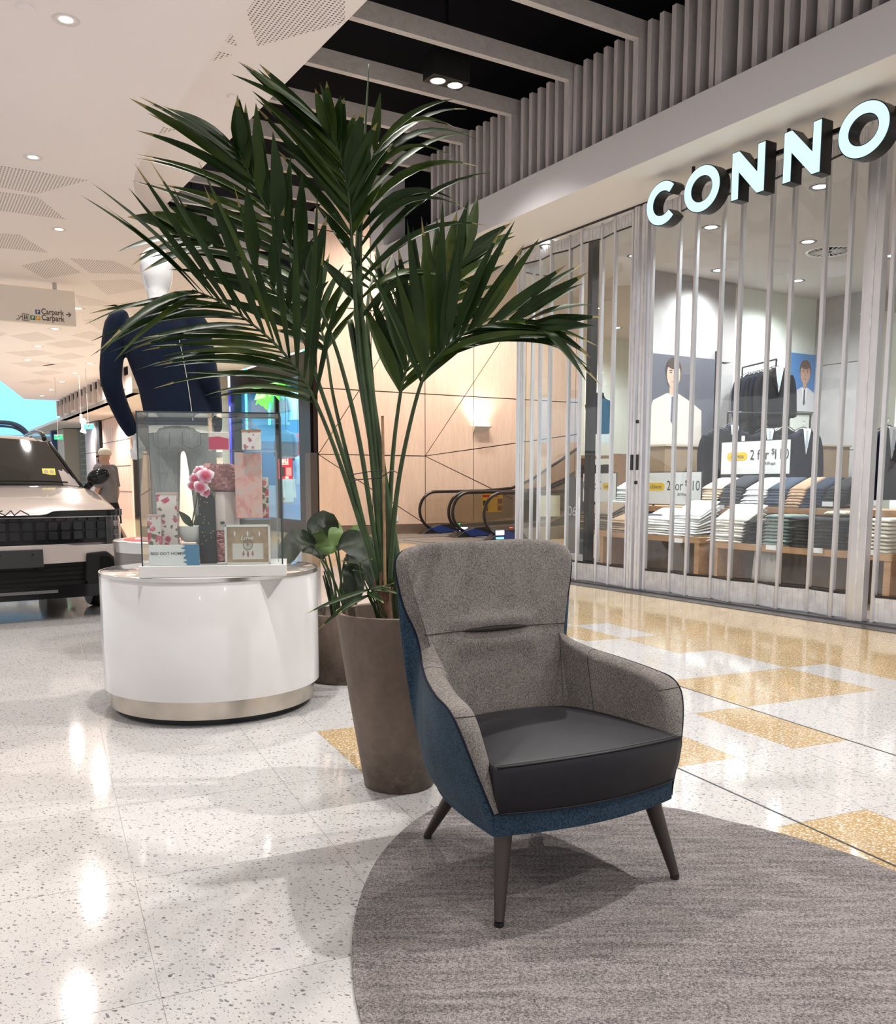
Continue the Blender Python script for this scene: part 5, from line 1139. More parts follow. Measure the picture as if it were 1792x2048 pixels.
# ------------------------------------------------------------------ second drum, stainless, with red printed top
d2 = root('steel_drum', (-2.02, 6.78, 0), 0, 'grey steel drum plinth with red top behind the white drum', 'plinth')
MB().lathe([(.47, .0), (.47, .70)], 64, cap=False).build('body', M('smoked_steel', (.22, .20, .19), .28, .7), d2, smooth=True)
MB().lathe([(.472, .70), (.476, .70), (.476, .775), (.468, .78), (.003, .78)], 64).build('steel_rim', STEEL, d2, smooth=True, auto=40)
MB().lathe([(.40, .7801), (.40, .784), (.003, .784)], 48).build('red_disc', M('red_print', (.62, .02, .03), .35), d2)
for k in range(3): MB().tube([(.12 * math.cos(R(a)) - .18 + .13 * k, .07 * math.sin(R(a)) - .1, .786) for a in range(0, 361, 20)], .006, 5).build('white_scroll', PAPER, d2)

# ------------------------------------------------------------------ car
CPH = R(33); cpos = Vector((-3.68, 7.63, 0))
car = root('car', cpos, CPH, 'grey sport utility car with black grille on display', 'car'); car.scale = (1.06, 1, 1.02)
CPAINT = M('car_paint_grey', (.46, .405, .375), .22, .12, coat=1); CBLK = M('car_gloss_black', (.006, .006, .007), .12, spec=.3); CMAT = M('car_matt_black', (.012, .012, .012), .6, spec=.15)
CGL = M('car_glass', (.012, .012, .010), .04, spec=.6); CHROME = M('dark_chrome', (.35, .34, .33), .15, 1.)
def sec(y, hw, z0, z1, p=.42, n_=40, tilt=0.):
    out = []
    for k in range(n_):
        a = 2 * math.pi * k / n_; c, s_ = math.cos(a), math.sin(a)
        out.append((hw * math.copysign(abs(c) ** p, c), y + tilt * (abs(c) ** 2.2), (z0 + z1) / 2 + (z1 - z0) / 2 * math.copysign(abs(s_) ** p, s_)))
    return out
rg = [sec(y, hw, z0, z1, p, tilt=t) for y, hw, z0, z1, p, t in ((.02, .78, .34, .885, .36, .10), (.07, .84, .28, .915, .32, .12), (.17, .88, .24, .95, .30, .10), (.35, .915, .22, 1.0, .30, .05), (.65, .94, .22, 1.05, .32, 0), (1.0, .945, .22, 1.12, .32, 0), (1.25, .945, .22, 1.15, .32, 0), (2.2, .945, .22, 1.12, .32, 0), (3.6, .945, .24, 1.12, .32, 0), (4.35, .90, .3, 1.08, .34, 0), (4.5, .8, .36, .98, .4, 0))]
MB().rings(rg).build('body', CPAINT, car, smooth=True)
# cabin
cab = [sec(y, hw, z0, z1, p, 40) for y, hw, z0, z1, p in ((1.35, .80, 1.05, 1.13, .5), (1.70, .755, 1.05, 1.36, .40), (2.05, .69, 1.05, 1.585, .36), (2.30, .66, 1.05, 1.655, .34), (2.8, .655, 1.05, 1.69, .33), (3.4, .65, 1.05, 1.66, .33), (4.0, .64, 1.05, 1.52, .36), (4.35, .64, 1.05, 1.12, .4))]
MB().rings(cab).build('cabin', CPAINT, car, smooth=True)
def ws(u, v):     # windscreen surface
    hw = lerp(.775, .615, v); x = u * hw
    y = lerp(1.365, 2.08, v) + .05 * u * u * (1 - .3 * v) - .012; z = lerp(1.135, 1.60, v) - .035 * u * u + .028
    return (x, y - .012, z)
MB().rings([[ws(-1 + 2 * i / 20, j / 12) for i in range(21)] for j in range(13)], closed=False, cap=False).build('windscreen', CGL, car, smooth=True)
for sgn in (-1, 1):
    MB().tube([Vector(ws(sgn, j / 10)) + Vector((sgn * .012, .0, .004)) for j in range(11)], .016, 8).build('pillar_trim', CBLK, car, smooth=True)
MB().tube([ws(-1 + 2 * i / 20, 0) for i in range(21)], .012, 6).build('cowl', CMAT, car)
for x0, x1 in ((-.70, -.10), (.06, .66)):
    wp = MB().tube([Vector(ws(lerp(x0, x1, k / 10) / .76, .035 + .03 * k / 10)) + Vector((0, -.02, .012)) for k in range(11)], .008, 6).build('wiper', CMAT, car)
MB().box((0, 0, 0), (.115, .003, .075), Matrix.Translation(Vector(ws(.72, .28)) + Vector((0, -.012, .008))) @ Matrix.Rotation(R(-33), 4, 'X')).build('windscreen_sticker', M('sticker_yellow', (.75, .70, .08), .5), car)
for dx in (-.025, .025): MB().box((dx, -.003, 0), (.035, .002, .035), Matrix.Translation(Vector(ws(.72, .28)) + Vector((0, -.012, .008))) @ Matrix.Rotation(R(-33), 4, 'X')).build('sticker_print', M('sticker_print', (.5, .35, .3), .5), car)
MB().box((0, 0, 0), (.16, .02, .07), Matrix.Translation(Vector(ws(.0, .8)) + Vector((0, -.008, .012))) @ Matrix.Rotation(R(-33), 4, 'X')).build('mirror_sensor', CBLK, car, bevel=.01)
for sgn in (-1, 1):
    MB().tube(cr([(sgn * .60, 2.2, 1.63), (sgn * .60, 2.35, 1.69), (sgn * .60, 2.8, 1.73), (sgn * .59, 3.5, 1.70), (sgn * .58, 3.7, 1.64)], 16), .024, 8).build('roof_rail', CBLK, car, smooth=True)
    mr = MB(); mr.rings([[(sgn * (.99 + .11 * math.cos(a) * f_), 1.62 + dy, 1.235 + .085 * math.sin(a) * f_ + .02 * math.cos(a)) for a in [2 * math.pi * k / 18 for k in range(18)]] for dy, f_ in ((-.09, .35), (-.08, .75), (-.04, 1), (.03, 1), (.07, .9))]); mo = mr.build('door_mirror', CBLK, car, smooth=True)
    MB().tube([(sgn * .86, 1.66, 1.10), (sgn * .93, 1.63, 1.18)], .035, 8).build('mirror_arm', CBLK, mo, smooth=True)
def yf(x): return .02 + .12 * (abs(x) / .86) ** 2.4 + .17 * (max(0, abs(x) - .76) / .14) ** 1.7
def cband(name, x0, x1, zf0, zf1, off, mat, n_=24, th=.02, par=None, bev=0):
    lo, hi = [], []
    f0 = zf0 if callable(zf0) else (lambda x: zf0); f1 = zf1 if callable(zf1) else (lambda x: zf1)
    rings = []
    for i in range(n_ + 1):
        x = lerp(x0, x1, i / n_); y = yf(x) - off - .035
        rings.append([(x, y, f0(x)), (x, y, f1(x)), (x, y + th, f1(x)), (x, y + th, f0(x))])
    return MB().rings(rings).build(name, mat, par or car, smooth=True, auto=35)
cband('grille', -.80, .80, .66, .895, .012, CBLK, th=.05)
top = lambda x: .905 + (.028 if abs(x) > .30 else 0) + .012 * abs(x)
cband('bonnet_trim', -.90, .90, .885, lambda x: .905 + .035 * smooth01((abs(x) - .22) / .10), .03, CBLK, 36, th=.06)
cband('chrome_line', -.88, .88, .880, .888, .036, CHROME, th=.02)
gm_ = {}
for rw, (z0, z1, n_) in enumerate(((.855, .878, 17), (.775, .845, 15), (.695, .765, 15))):
    for k in range(n_):
        x = lerp(-.72, .72, (k + .5) / n_); w_ = 1.44 / n_ * .74
        MB().prism([(-w_ / 2, z0 + .008), (-w_ * .38, z0), (w_ * .38, z0), (w_ / 2, z0 + .008), (w_ / 2, z1 - .012), (w_ * .36, z1), (-w_ * .36, z1), (-w_ / 2, z1 - .012)], 0, .012, Matrix.Translation((x, yf(x) - .047, 0)) @ rotz(R(22) * x / .8) @ Matrix.Rotation(math.pi / 2, 4, 'X')).build('grille_cell', M('grille_cell', (.016, .017, .019), .25, .4), car)
for sgn in (-1, 1):
    m = MB(); m.rings([[(sgn * x, yf(x) - .050 + (.10 if x > .84 else 0), z) for z in (.60, .72, .84, .92)] for x in (.72, .78, .84, .885)], closed=False, cap=False)
    hl = m.build('headlight', M('headlight_glass', (.05, .05, .055), .06, .3, coat=1), car, smooth=True)
    for z in (.66, .74, .82): MB().box((sgn * .80, yf(.80) - .054, z), (.045, .01, .05)).build('lamp_cell', CHROME, hl, bevel=.006)
    # fog lamp pod
    po = [(.52, .34), (.54, .57), (.70, .58), (.82, .47), (.83, .38), (.79, .31), (.54, .305)]
    RX = Matrix.Translation((0, .03, 0)) @ Matrix.Rotation(math.pi / 2, 4, 'X')
    fo = MB().prism([(sgn * a_, b_) for a_, b_ in po], 0, .085, RX).build('fog_lamp_pod', CMAT, car, bevel=.01)
    MB().prism([(sgn * a_, b_) for a_, b_ in [(.63, .35), (.64, .54), (.70, .54), (.80, .45), (.80, .35)]], .085, .091, RX).build('fog_recess', CBLK, fo)
    MB().box((sgn * .71, -.066, .385), (.13, .012, .045)).build('fog_lens', M('fog_lens', (.45, .44, .43), .2), fo, bevel=.004)
cband('bumper_band', -.90, .90, lambda x: .49 + .015 * abs(x), lambda x: .655 if abs(x) < .38 else .64, .028, CPAINT, th=.08)
cband('lower_grille', -.84, .84, .30, .495, .012, CMAT, th=.06)
for z in (.345, .385, .425, .46): cband('grille_slat', -.60, .60, z, z + .008, .022, CBLK, th=.02)
cband('lower_lip', -.90, .90, .195, .305, .035, CBLK, th=.10)
cband('skid_plate', -.30, .30, .245, .27, .045, M('skid_grey', (.10, .10, .10), .4), th=.03)
pl_ = MB().box((0, -.060, .545), (.40, .02, .15)).build('number_plate_blank', M('plate_black', (.020, .020, .020), .5), car, bevel=.004)
for dx in (-.12, .12): MB().lathe([(.008, 0), (.008, .004), (.002, .005)], 10, Matrix.Translation((dx, -.070, .58)) @ Matrix.Rotation(math.pi / 2, 4, 'X')).build('plate_bolt', CBLK, pl_)
# KIA badge, stylised strokes
bd = MB()
def stroke(p, q, w_=.008):
    d = (Vector(q) - Vector(p)).normalized(); nn = Vector((-d.y, d.x)) * w_ / 2; bd.prism([tuple(Vector(p) - nn), tuple(Vector(q) - nn), tuple(Vector(q) + nn), tuple(Vector(p) + nn)], 0, .006, Matrix.Translation((0, -.010, .922)) @ Matrix.Rotation(R(60), 4, 'X'))
for p_, q_ in (((-.13, -.02), (-.13, .025)), ((-.13, .0), (-.07, .025)), ((-.10, .01), (-.055, -.02)), ((-.055, -.02), (-.01, .025)), ((-.01, .025), (.01, -.02)), ((.01, -.02), (.06, .025)), ((.06, .025), (.12, -.02))): stroke(p_, q_)
bd.build('badge', M('badge_grey', (.03, .028, .028), .5, 0, spec=.2), car)
for sgn, y in ((-1, .86), (1, .86), (-1, 3.55), (1, 3.55)):
    wh = MB().lathe([(.24, -.11), (.335, -.105), (.355, -.06), (.355, .06), (.335, .105), (.24, .11)], 40, Matrix.Translation((sgn * .80, y, .356)) @ Matrix.Rotation(math.pi / 2, 4, 'Y')).build('wheel', RUBBER, car, smooth=True, auto=40)
    MB().lathe([(.235, .105), (.22, .08), (.05, .09), (.004, .095)], 24, Matrix.Translation((sgn * .80, y, .356)) @ Matrix.Rotation(sgn * math.pi / 2, 4, 'Y')).build('rim', CHROME, wh, smooth=True)
    MB().tube([(sgn * .948, y + .40 * math.cos(R(a)), .37 + .40 * math.sin(R(a))) for a in range(-15, 196, 12)], .03, 8).build('arch_trim', CMAT, car)
MB().box((0, .9, .24), (1.5, 1.4, .08)).build('underbody', CMAT, car)

# ------------------------------------------------------------------ man walking in the corridor
mp = pY(214, 1000, 15.2); man = root('person', (mp.x, mp.y, 0), R(78), 'man in grey T-shirt, dark shorts and pale cap walking away', 'person')
SKN = M('skin', (.50, .30, .22), .55)
def pring(z, rx, ry, x=0, y=0, n_=20, p=.9): return ring((x, y, z), rx, ry, n_, p)
pLA = [(-.225, 0, 1.42), (-.265, -.03, 1.22), (-.27, -.02, 1.12), (-.26, .05, .98), (-.245, .10, .88)]; pRA = [(.225, 0, 1.42), (.265, .0, 1.22), (.27, -.02, 1.12), (.26, -.03, .98), (.25, .0, .86)]
pLL = [(-.10, 0, .90), (-.10, .08, .70), (-.10, .14, .50), (-.10, .06, .28), (-.10, .02, .09)]; pRL = [(.10, 0, .90), (.10, -.06, .70), (.10, -.08, .50), (.10, -.22, .28), (.10, -.30, .11)]
b = MB(); b.rings([pring(*q) for q in ((.84, .16, .12), (.95, .165, .125), (1.1, .16, .12), (1.3, .19, .12), (1.42, .17, .10), (1.47, .08, .07), (1.54, .06, .065))])
b.rings([pring(z, rx, ry, 0, y, 20, 1) for z, rx, ry, y in ((1.50, .05, .06, .02), (1.54, .065, .085, .03), (1.60, .074, .10, .02), (1.66, .078, .104, .01), (1.71, .07, .092, 0), (1.745, .04, .05, 0))])
b.tube([(0, .11, 1.615), (0, .138, 1.60), (0, .12, 1.59)], [.014, .016, .012], 8)
for sg in (-1, 1): b.ell((sg * .078, .0, 1.61), (.012, .022, .032), 8, 6)
for A_ in (pLA, pRA):
    b.tube(cr(A_, 12), [.052, .052, .05, .048, .045, .043, .042, .04, .036, .032, .029, .027], 12); w_ = Vector(A_[-1]); b.tube([w_, w_ + Vector((0, .02, -.06)), w_ + Vector((0, .03, -.09))], [.028, .038, .03], 10, flat=.6)
    for k in range(4): b.tube([w_ + Vector((0, .0 + .018 * k, -.08)), w_ + Vector((.008, .01 + .018 * k, -.125)), w_ + Vector((0, .012 + .016 * k, -.16))], [.0105, .0095, .008], 8)
    b.tube([w_ + Vector((0, .04, -.04)), w_ + Vector((0, .07, -.08)), w_ + Vector((0, .07, -.105))], [.012, .011, .008], 8)
for A_ in (pLL, pRL):
    b.tube(cr(A_, 12), [.088, .085, .08, .072, .064, .06, .062, .06, .052, .045, .04, .038], 12); f_ = Vector(A_[-1]); b.tube([f_ + Vector((0, -.05, -.045)), f_ + Vector((0, .06, -.05)), f_ + Vector((0, .17, -.062))], [.034, .042, .024], 10)
body = remesh('body', b, SKN, .014, man, 3)
b = MB(); b.rings([pring(*q) for q in ((.86, .20, .155), (.95, .205, .16), (1.1, .20, .15), (1.28, .215, .145), (1.40, .20, .125), (1.455, .13, .10), (1.49, .085, .08))])
for A_ in (pLA, pRA): b.tube(cr([(A_[0][0] * .8, 0, 1.43)] + A_[:3], 10), [.07, .076, .078, .076, .074, .072, .07, .07, .07, .07], 14)
remesh('t_shirt', b, M('grey_shirt', (.19, .185, .20), .9, var=.12, vscale=10), .014, man, 4)
b = MB(); b.rings([pring(*q) for q in ((.72, .16, .13), (.80, .185, .14), (.90, .185, .14))])
for A_ in (pLL, pRL): b.tube(cr(A_[:3], 8), [.105, .108, .108, .106, .105, .104, .104, .104], 14)
remesh('shorts', b, M('dark_shorts', (.015, .015, .02), .9), .014, man, 4)
b = MB(); b.rings([pring(z, rx, ry, 0, 0, 24, 1) for z, rx, ry in ((1.655, .088, .112), (1.69, .090, .114), (1.73, .082, .104), (1.765, .055, .07), (1.775, .02, .025))])
cp_ = b.build('cap', M('cap_cream', (.72, .66, .56), .8), man, smooth=True)
MB().rings([[(x, .085 + .115 * math.cos(x / .09 * 1.4) * f_, 1.665 - .02 * f_ - .1 * x * x) for x in [-.085 + .017 * k for k in range(11)]] for f_ in (0, .5, 1)], closed=False, cap=False).build('cap_peak', M('cap_orange', (.75, .42, .18), .7), cp_, smooth=True)
MB().ell((0, .075, 1.565), (.058, .055, .045), 12, 8).build('beard', M('beard_dark', (.07, .045, .035), .8), man, smooth=True)
MB().box((0, .105, 1.63), (.15, .04, .035)).build('sunglasses', BLACKP, man, bevel=.01)
for A_ in (pLL, pRL):
    f_ = Vector(A_[-1]); MB().rings([[(f_.x + hw * math.cos(a), f_.y + y, max(.0, f_.z - .065 + (h_ * .5) + h_ * .6 * math.sin(a))) for a in [2 * math.pi * k / 14 for k in range(14)]] for y, hw, h_ in ((-.09, .03, .05), (-.06, .045, .10), (.0, .048, .11), (.10, .05, .07), (.18, .045, .055), (.21, .02, .04))]).build('shoe', M('shoe_grey', (.1, .1, .11), .7), man, smooth=True)

# ------------------------------------------------------------------ hanging wayfinding sign
wp_ = pz(120, 566, CZ); sS, sT, _ = stz(wp_)
zt, zb = ps(148, 583, sS).z, ps(153, 653, sS).z; tR = stz(ps(151, 620, sS))[1]
wsn = root('wayfinding_sign', W(sS, tR, zb), TH, 'cream hanging carpark direction sign on rods', 'sign'); hS = zt - zb; LS = 2.6
MB().box((-LS / 2, .04, hS / 2), (LS, .08, hS)).build('panel', M('sign_cream', (.90, .83, .74), .55), wsn, bevel=.004)
for dx in (-.27, -1.9): MB().tube([(dx, .04, hS), (dx, .04, CZ - zb)], .03, 8).build('rod', M('sign_rod', (.55, .52, .50), .4), wsn)
def wx(x, y): q = ps(x, y, sS - .002); st3 = stz(q); return (st3[1] - tR, st3[2] - zb)
SBm = basis((0, -.001, 0), (1, 0, 0)); INK = M('sign_ink', (.13, .09, .08), .6)
for x0, x1, y0, y1, body_, cl in ((83, 128, 620.5, 631.5, 'Carpark', None), (84, 129, 632.5, 644, 'Carpark', None)):
    a_, b_ = wx(x0, y1), wx(x1, y0)
    text('lettering', body_, .135, INK, SBm @ Matrix.Translation((a_[0], a_[1], .001)), wsn, bold=.003, fit=(b_[0] - a_[0], b_[1] - a_[1]))
for x0, x1, y0, y1, c_ in ((71, 80, 620, 628, ('p_blue', (.03, .10, .20))), (61, 70, 631.5, 639.5, ('p_green', (.06, .22, .06))), (71.5, 80.5, 632, 640, ('p_orange', (.85, .48, .02)))):
    a_, b_ = wx(x0, y1), wx(x1, y0); m = MB(); m.prism([(a_[0], a_[1]), (b_[0], a_[1]), (b_[0], b_[1]), (a_[0], b_[1])], 0, .002, SBm); sq = m.build('parking_icon', M(*c_, .5), wsn)
    text('icon_letter', 'P', (b_[1] - a_[1]) * .95, PAPER, SBm @ Matrix.Translation(((a_[0] + b_[0]) / 2, a_[1] + (b_[1] - a_[1]) * .16, .003)), sq, align='CENTER', bold=.002)
m = MB(); a_ = wx(132, 629.5); b_ = wx(142, 629.5); yy = (a_[1] + b_[1]) / 2
m.tube([(a_[0], yy, .002), (b_[0], yy, .002)], .007, 5, SBm); m.tube([(b_[0] - .035, yy + .035, .002), (b_[0], yy, .002), (b_[0] - .035, yy - .035, .002)], .007, 5, SBm); m.build('arrow', INK, wsn)
m = MB(); a_ = wx(33, 638); m.tube([(a_[0], a_[1], .002), (a_[0] + .025, a_[1], .002), (a_[0] + .06, a_[1] + .045, .002), (a_[0] + .085, a_[1] + .045, .002)], .006, 5, SBm); m.ell((a_[0] + .03, a_[1] + .05, .002), (.008, .008, .002), 8, 4, SBm); m.build('escalator_icon', INK, wsn)
a_ = wx(45, 640); m = MB()
for q in (((0, 0), (.09, 0)), ((.09, 0), (.09, .09)), ((.09, .09), (0, .09)), ((0, .09), (0, 0)), ((.03, .015), (.03, .06)), ((.06, .015), (.06, .06))): m.tube([(a_[0] + q[0][0], a_[1] + q[0][1], .002), (a_[0] + q[1][0], a_[1] + q[1][1], .002)], .004 if q[0][0] in (0, .09) else .010, 5, SBm)
for x in (.03, .06): m.ell((a_[0] + x, a_[1] + .072, .002), (.009, .009, .002), 8, 4, SBm)
m.build('lift_icon', INK, wsn)

# ------------------------------------------------------------------ escalators
HAND = M('handrail_black', (.014, .010, .010), .25); EGL = glass('balustrade_glass', tint=(.86, .84, .80), ior=1.4); ESB = M('escalator_skirt', (.30, .28, .27), .35, .6); EBL = M('newel_blue', (.012, .022, .075), .3, emit=(.03, .08, .4), estr=.10)
def escal(s_far, s_near, t0, lab):
    r = root('escalator', W((s_far + s_near) / 2, t0, 0), TH, lab, 'escalator'); hwid = (s_far - s_near) / 2
    def path(off=0., n_=10):
        c = [(1.9, 1.0), (.52, .985)] ; a_ = [(.52 + .43 * math.cos(R(a)), .555 + .43 * math.sin(R(a))) for a in range(90, 260, 12)]
        return [(7.0, 1.0 + 2.35)] + [(4.2, 1.0 + .75), (3.3, 1.0 + .27), (2.7, 1.06), (1.9, 1.0)] + a_ + [(.62, .17), (.80, .16)]
    for sg in (-1, 1):
        y = sg * hwid
        MB().tube([(x, y, z) for x, z in path()], .036, 8).build('handrail', HAND, r, smooth=True)
        pth = [(x, z - .0) for x, z in path() if True]
        gl = [(7.0, .35 + 2.35), (4.2, .35 + .75), (3.3, .30 + .27), (2.7, .34), (1.9, .25), (.7, .22)]
        up_ = [p for p in pth if p[1] > .2][0:]
        poly = [(x, z) for x, z in up_[:-1]] + gl[::-1]
        MB().prism(poly, -.006, .006, Matrix.Translation((0, y, 0)) @ Matrix.Rotation(math.pi / 2, 4, 'X')).build('balustrade', EGL, r)
        sk = [(.15, .0), (.35, .12), (.62, .20), (1.2, .23), (2.7, .28), (3.3, .52), (4.2, 1.05), (7.0, 2.65), (7.0, 2.2), (4.2, .5), (3.3, 0), (.2, 0)]
        MB().prism(sk, -.10, .10, Matrix.Translation((0, y, 0)) @ Matrix.Rotation(math.pi / 2, 4, 'X')).build('skirt', ESB, r)
        MB().prism([(.10, 0), (.32, .13), (.60, .22), (.95, .24), (1.15, .0)], -.11, .11, Matrix.Translation((0, y, 0)) @ Matrix.Rotation(math.pi / 2, 4, 'X')).build('newel_base', BLACKP, r, bevel=.01)
        MB().prism([(.32, .14), (.60, .20), (1.05, .05), (.5, .03)], -.115, .115, Matrix.Translation((0, y - .01, 0)) @ Matrix.Rotation(math.pi / 2, 4, 'X')).build('newel_panel', EBL, r)
    MB().box((.40, -hwid - .13, .17), (.20, .03, .09)).build('entry_light', M('entry_light', (.9, .95, 1), .4, emit=(.75, .88, 1), estr=3), r, bevel=.01)
    MB().box((.40, -hwid - .13, .06), (.18, .03, .04)).build('entry_light', M('entry_light_blue', (.3, .6, 1), .4, emit=(.15, .5, 1), estr=1.5), r)
    MB().box((-.35, 0, .006), (1.7, 2 * hwid - .25, .012)).build('comb_plate', M('comb_plate', (.20, .185, .17), .4, .5), r)
    for k in range(14):
        x = .6 + .4 * k; z = max(0, (x - 2.9) * .577)
        MB().box((x + .2, 0, z - .09 + .1), (.4, 2 * hwid - .25, .02)).build('step', M('step_grey', (.16, .155, .15), .5, .4), r)
    return r
e1 = escal(18.35, 17.05, 10.25, 'escalator nearest the timber wall, with yellow notice on its glass')
e2 = escal(16.72, 15.48, 10.15, 'escalator nearer the armchair, in front of the other')
MB().box((1.25, -.66, .74), (.55, .004, .42)).build('notice', M('notice_yellow', (.85, .52, .03), .5), e1)
for dx, dz, c_ in ((-.17, .155, ('n_red', (.65, .03, .02))), (.05, .16, ('n_red', (.65, .03, .02))), (-.2, 0, ('n_black', (.03, .03, .03))), (.2, .04, ('n_brown', (.25, .05, .02))), (.2, -.12, ('n_brown', (.25, .05, .02))), (-.18, -.13, ('n_brown', (.25, .05, .02)))): MB().box((1.25 + dx, -.664, .74 + dz), (.12 if dz < .1 else .2, .003, .11 if dz < .1 else .05)).build('notice_print', M(*c_, .5), e1)
for e_, x in ((e1, 2.25), (e2, 1.75)): MB().box((x, -.65 if e_ is e1 else -.63, .70), (.6, .004, .45)).build('frosted_panel', M('frosted', (.55, .58, .52), .6), e_)
MB().box((.78, .0, .25), (.03, .03, .02)).build('signal_lamp', M('green_led', (.1, .8, .3), .4, emit=(.05, 1, .3), estr=2), e1)
MB().box((.80, -.58, .26), (.06, .03, .02)).build('signal_lamp', M('red_led', (.8, .1, .1), .4, emit=(1, .08, .05), estr=2), e2)
mb = MB(); stbox(mb, 15.0, 18.6, 8.6, 10.3, 0, .004); struct(mb.build('trim_11', M('entry_mat', (.17, .15, .14), .8)))
# wall lamp and socket
wl = root('wall_lamp', ps(961, 858, 18.69) , TH, 'white wedge shaped wall uplight above the escalators', 'wall lamp')
MB().add([(-.24, 0, .06), (.24, 0, .06), (.24, -.16, .06), (-.24, -.16, .06), (-.22, 0, -.09), (.10, 0, -.09)], [(0, 1, 2, 3), (0, 4, 5, 1), (3, 2, 5, 4), (0, 3, 4), (1, 5, 2)]).build('shade', M('lamp_shade', (.75, .70, .64), .5), wl)
MB().box((0, -.08, .062), (.40, .10, .004)).build('lens', M('uplight_lens', (1, 1, 1), .5, emit=(1, .86, .7), estr=14), wl)
lp = ps(961, 850, 18.5); lamp('SPOT', 'uplight_lamp', (lp.x, lp.y, lp.z + .02), 75, (1, .84, .68), .10, 130, .8, ps(961, 700, 18.75))
so = root('power_socket', ps(788, 1037, 18.685), TH, 'small white power socket low on the timber wall', 'socket'); MB().box((0, 0, 0), (.22, .02, .12)).build('plate', WHITEP, so); MB().box((0, -.012, .01), (.03, .006, .02)).build('switch', TXT, so)

# ------------------------------------------------------------------ neon shop round the corner
BK = M('shopfront_black', (.012, .011, .012), .35)
def npiece(name, s0, s1, t0, t1, z0, z1, mat, par): m = MB(); stbox(m, s0, s1, t0, t1, z0, z1); return m.build(name, mat, par)
w3 = struct(npiece('window_3', 19.6, 24.3, 8.02, 8.04, .32, 3.6, glass('shopfront_glass', tint=(.85, .95, .98)), None))
npiece('frame_post', 18.95, 19.62, 7.9, 8.1, 0, 4.1, BK, w3); npiece('frame_post', 24.2, 24.5, 7.9, 8.1, 0, 4.1, BK, w3); npiece('frame_sill', 19.6, 24.3, 7.95, 8.1, 0, .32, BK, w3); npiece('frame_head', 19.6, 24.3, 7.9, 8.1, 3.6, 4.1, BK, w3); npiece('frame_mullion', 21.3, 21.38, 7.98, 8.08, .3, 3.6, BK, w3)
nb = struct(npiece('wall_neon_back', 19, 25, 12.4, 12.5, 0, 4, M('cyan_wall', (.25, .55, .65), .7), None)); struct(npiece('wall_neon_side', 24.4, 24.5, 8.1, 12.4, 0, 4, M('blue_wall', (.10, .32, .62), .6), None)); struct(npiece('ceiling', 19, 24.5, 8.1, 12.5, 3.9, 4.0, M('dark_shop_ceiling', (.04, .045, .05), .8), None)); struct(npiece('floor', 19, 24.5, 8.1, 12.4, .0, .01, M('dark_shop_floor', (.06, .06, .065), .3), None))
GRN = M('neon_green', (.05, .9, .3), .4, emit=(.05, .95, .40), estr=1.6); CYN = M('neon_cyan', (.2, .9, .9), .4, emit=(.15, .95, .95), estr=1.4)
for i, (x, y0, y1, s_, m_) in enumerate(((492, 725, 865, None, CYN), (538, 770, 850, None, CYN), (609, 700, 880, None, GRN))):
    a_, b_ = pt(x, y0, 8.15), pt(x, y1, 8.15); o = MB().box((0, 0, 0), (.05, .05, abs(a_.z - b_.z)), rotz(TH)).build('neon_tube', m_, M=Matrix.Translation((a_ + b_) / 2)); tag(o, ('cyan neon tube at the left of the shop window', 'cyan neon tube under the green splat logo', 'green neon tube beside the black window post')[i], 'neon tube')
lc_ = pt(535, 780, 7.98); lg = root('neon_logo', lc_, 0, 'bright green paint splat logo on the neon shop window', 'logo'); LB = basis((0, 0, 0), -AX)
spl = []
for k in range(40):
    a = 2 * math.pi * k / 40; rr2 = 1 + .22 * math.sin(3 * a + 1) + .16 * math.sin(7 * a) + .12 * math.sin(11 * a + 2); spl.append((.95 * rr2 * math.cos(a), .30 * rr2 * math.sin(a) - (.12 if math.sin(a) < -.3 and k % 3 == 0 else 0)))
MB().prism(spl, 0, .03, LB).build('splat', M('logo_green', (.15, .8, .1), .4, emit=(.12, .75, .08), estr=.9), lg)
text('lettering', 'ZiNG', .46, M('logo_light', (.5, 1, .45), .4, emit=(.35, 1, .3), estr=1.0), LB @ Matrix.Translation((0, -.15, .032)), lg, align='CENTER', sx=1.5, bold=.03)
pa_ = pt(557, 918, 7.99); pb_ = pt(586, 958, 7.99); wP = abs(stz(pa_)[0] - stz(pb_)[0]); hP = pa_.z - pb_.z
po_ = root('sale_poster', Vector(((pa_.x + pb_.x) / 2, (pa_.y + pb_.y) / 2, pb_.z)), 0, 'red SALE poster in the neon shop window', 'poster'); RED = M('poster_red', (.62, .02, .05), .5)
MB().box((0, hP / 2, .004), (wP, hP, .008), LB).build('sheet', RED, po_)
text('lettering', 'SALE', hP * .25, PAPER, LB @ Matrix.Translation((0, hP * .80, .009)), po_, align='CENTER', sx=1.6, bold=.01); text('lettering', 'POP CULTURE', hP * .09, PAPER, LB @ Matrix.Translation((0, hP * .70, .009)), po_, align='CENTER', sx=1.5, bold=.004); text('lettering', 'FREE', hP * .13, PAPER, LB @ Matrix.Translation((wP * .1, hP * .03, .009)), po_, align='CENTER', sx=1.6, bold=.008)
MB().box((-wP * .22, hP * .36, .0095), (wP * .36, hP * .46, .002), LB).build('printed_figure', M('print_black', (.04, .03, .03), .6), po_); MB().box((wP * .25, hP * .36, .0095), (wP * .36, hP * .40, .002), LB).build('printed_offer', M('print_pink', (.75, .40, .40), .6), po_)
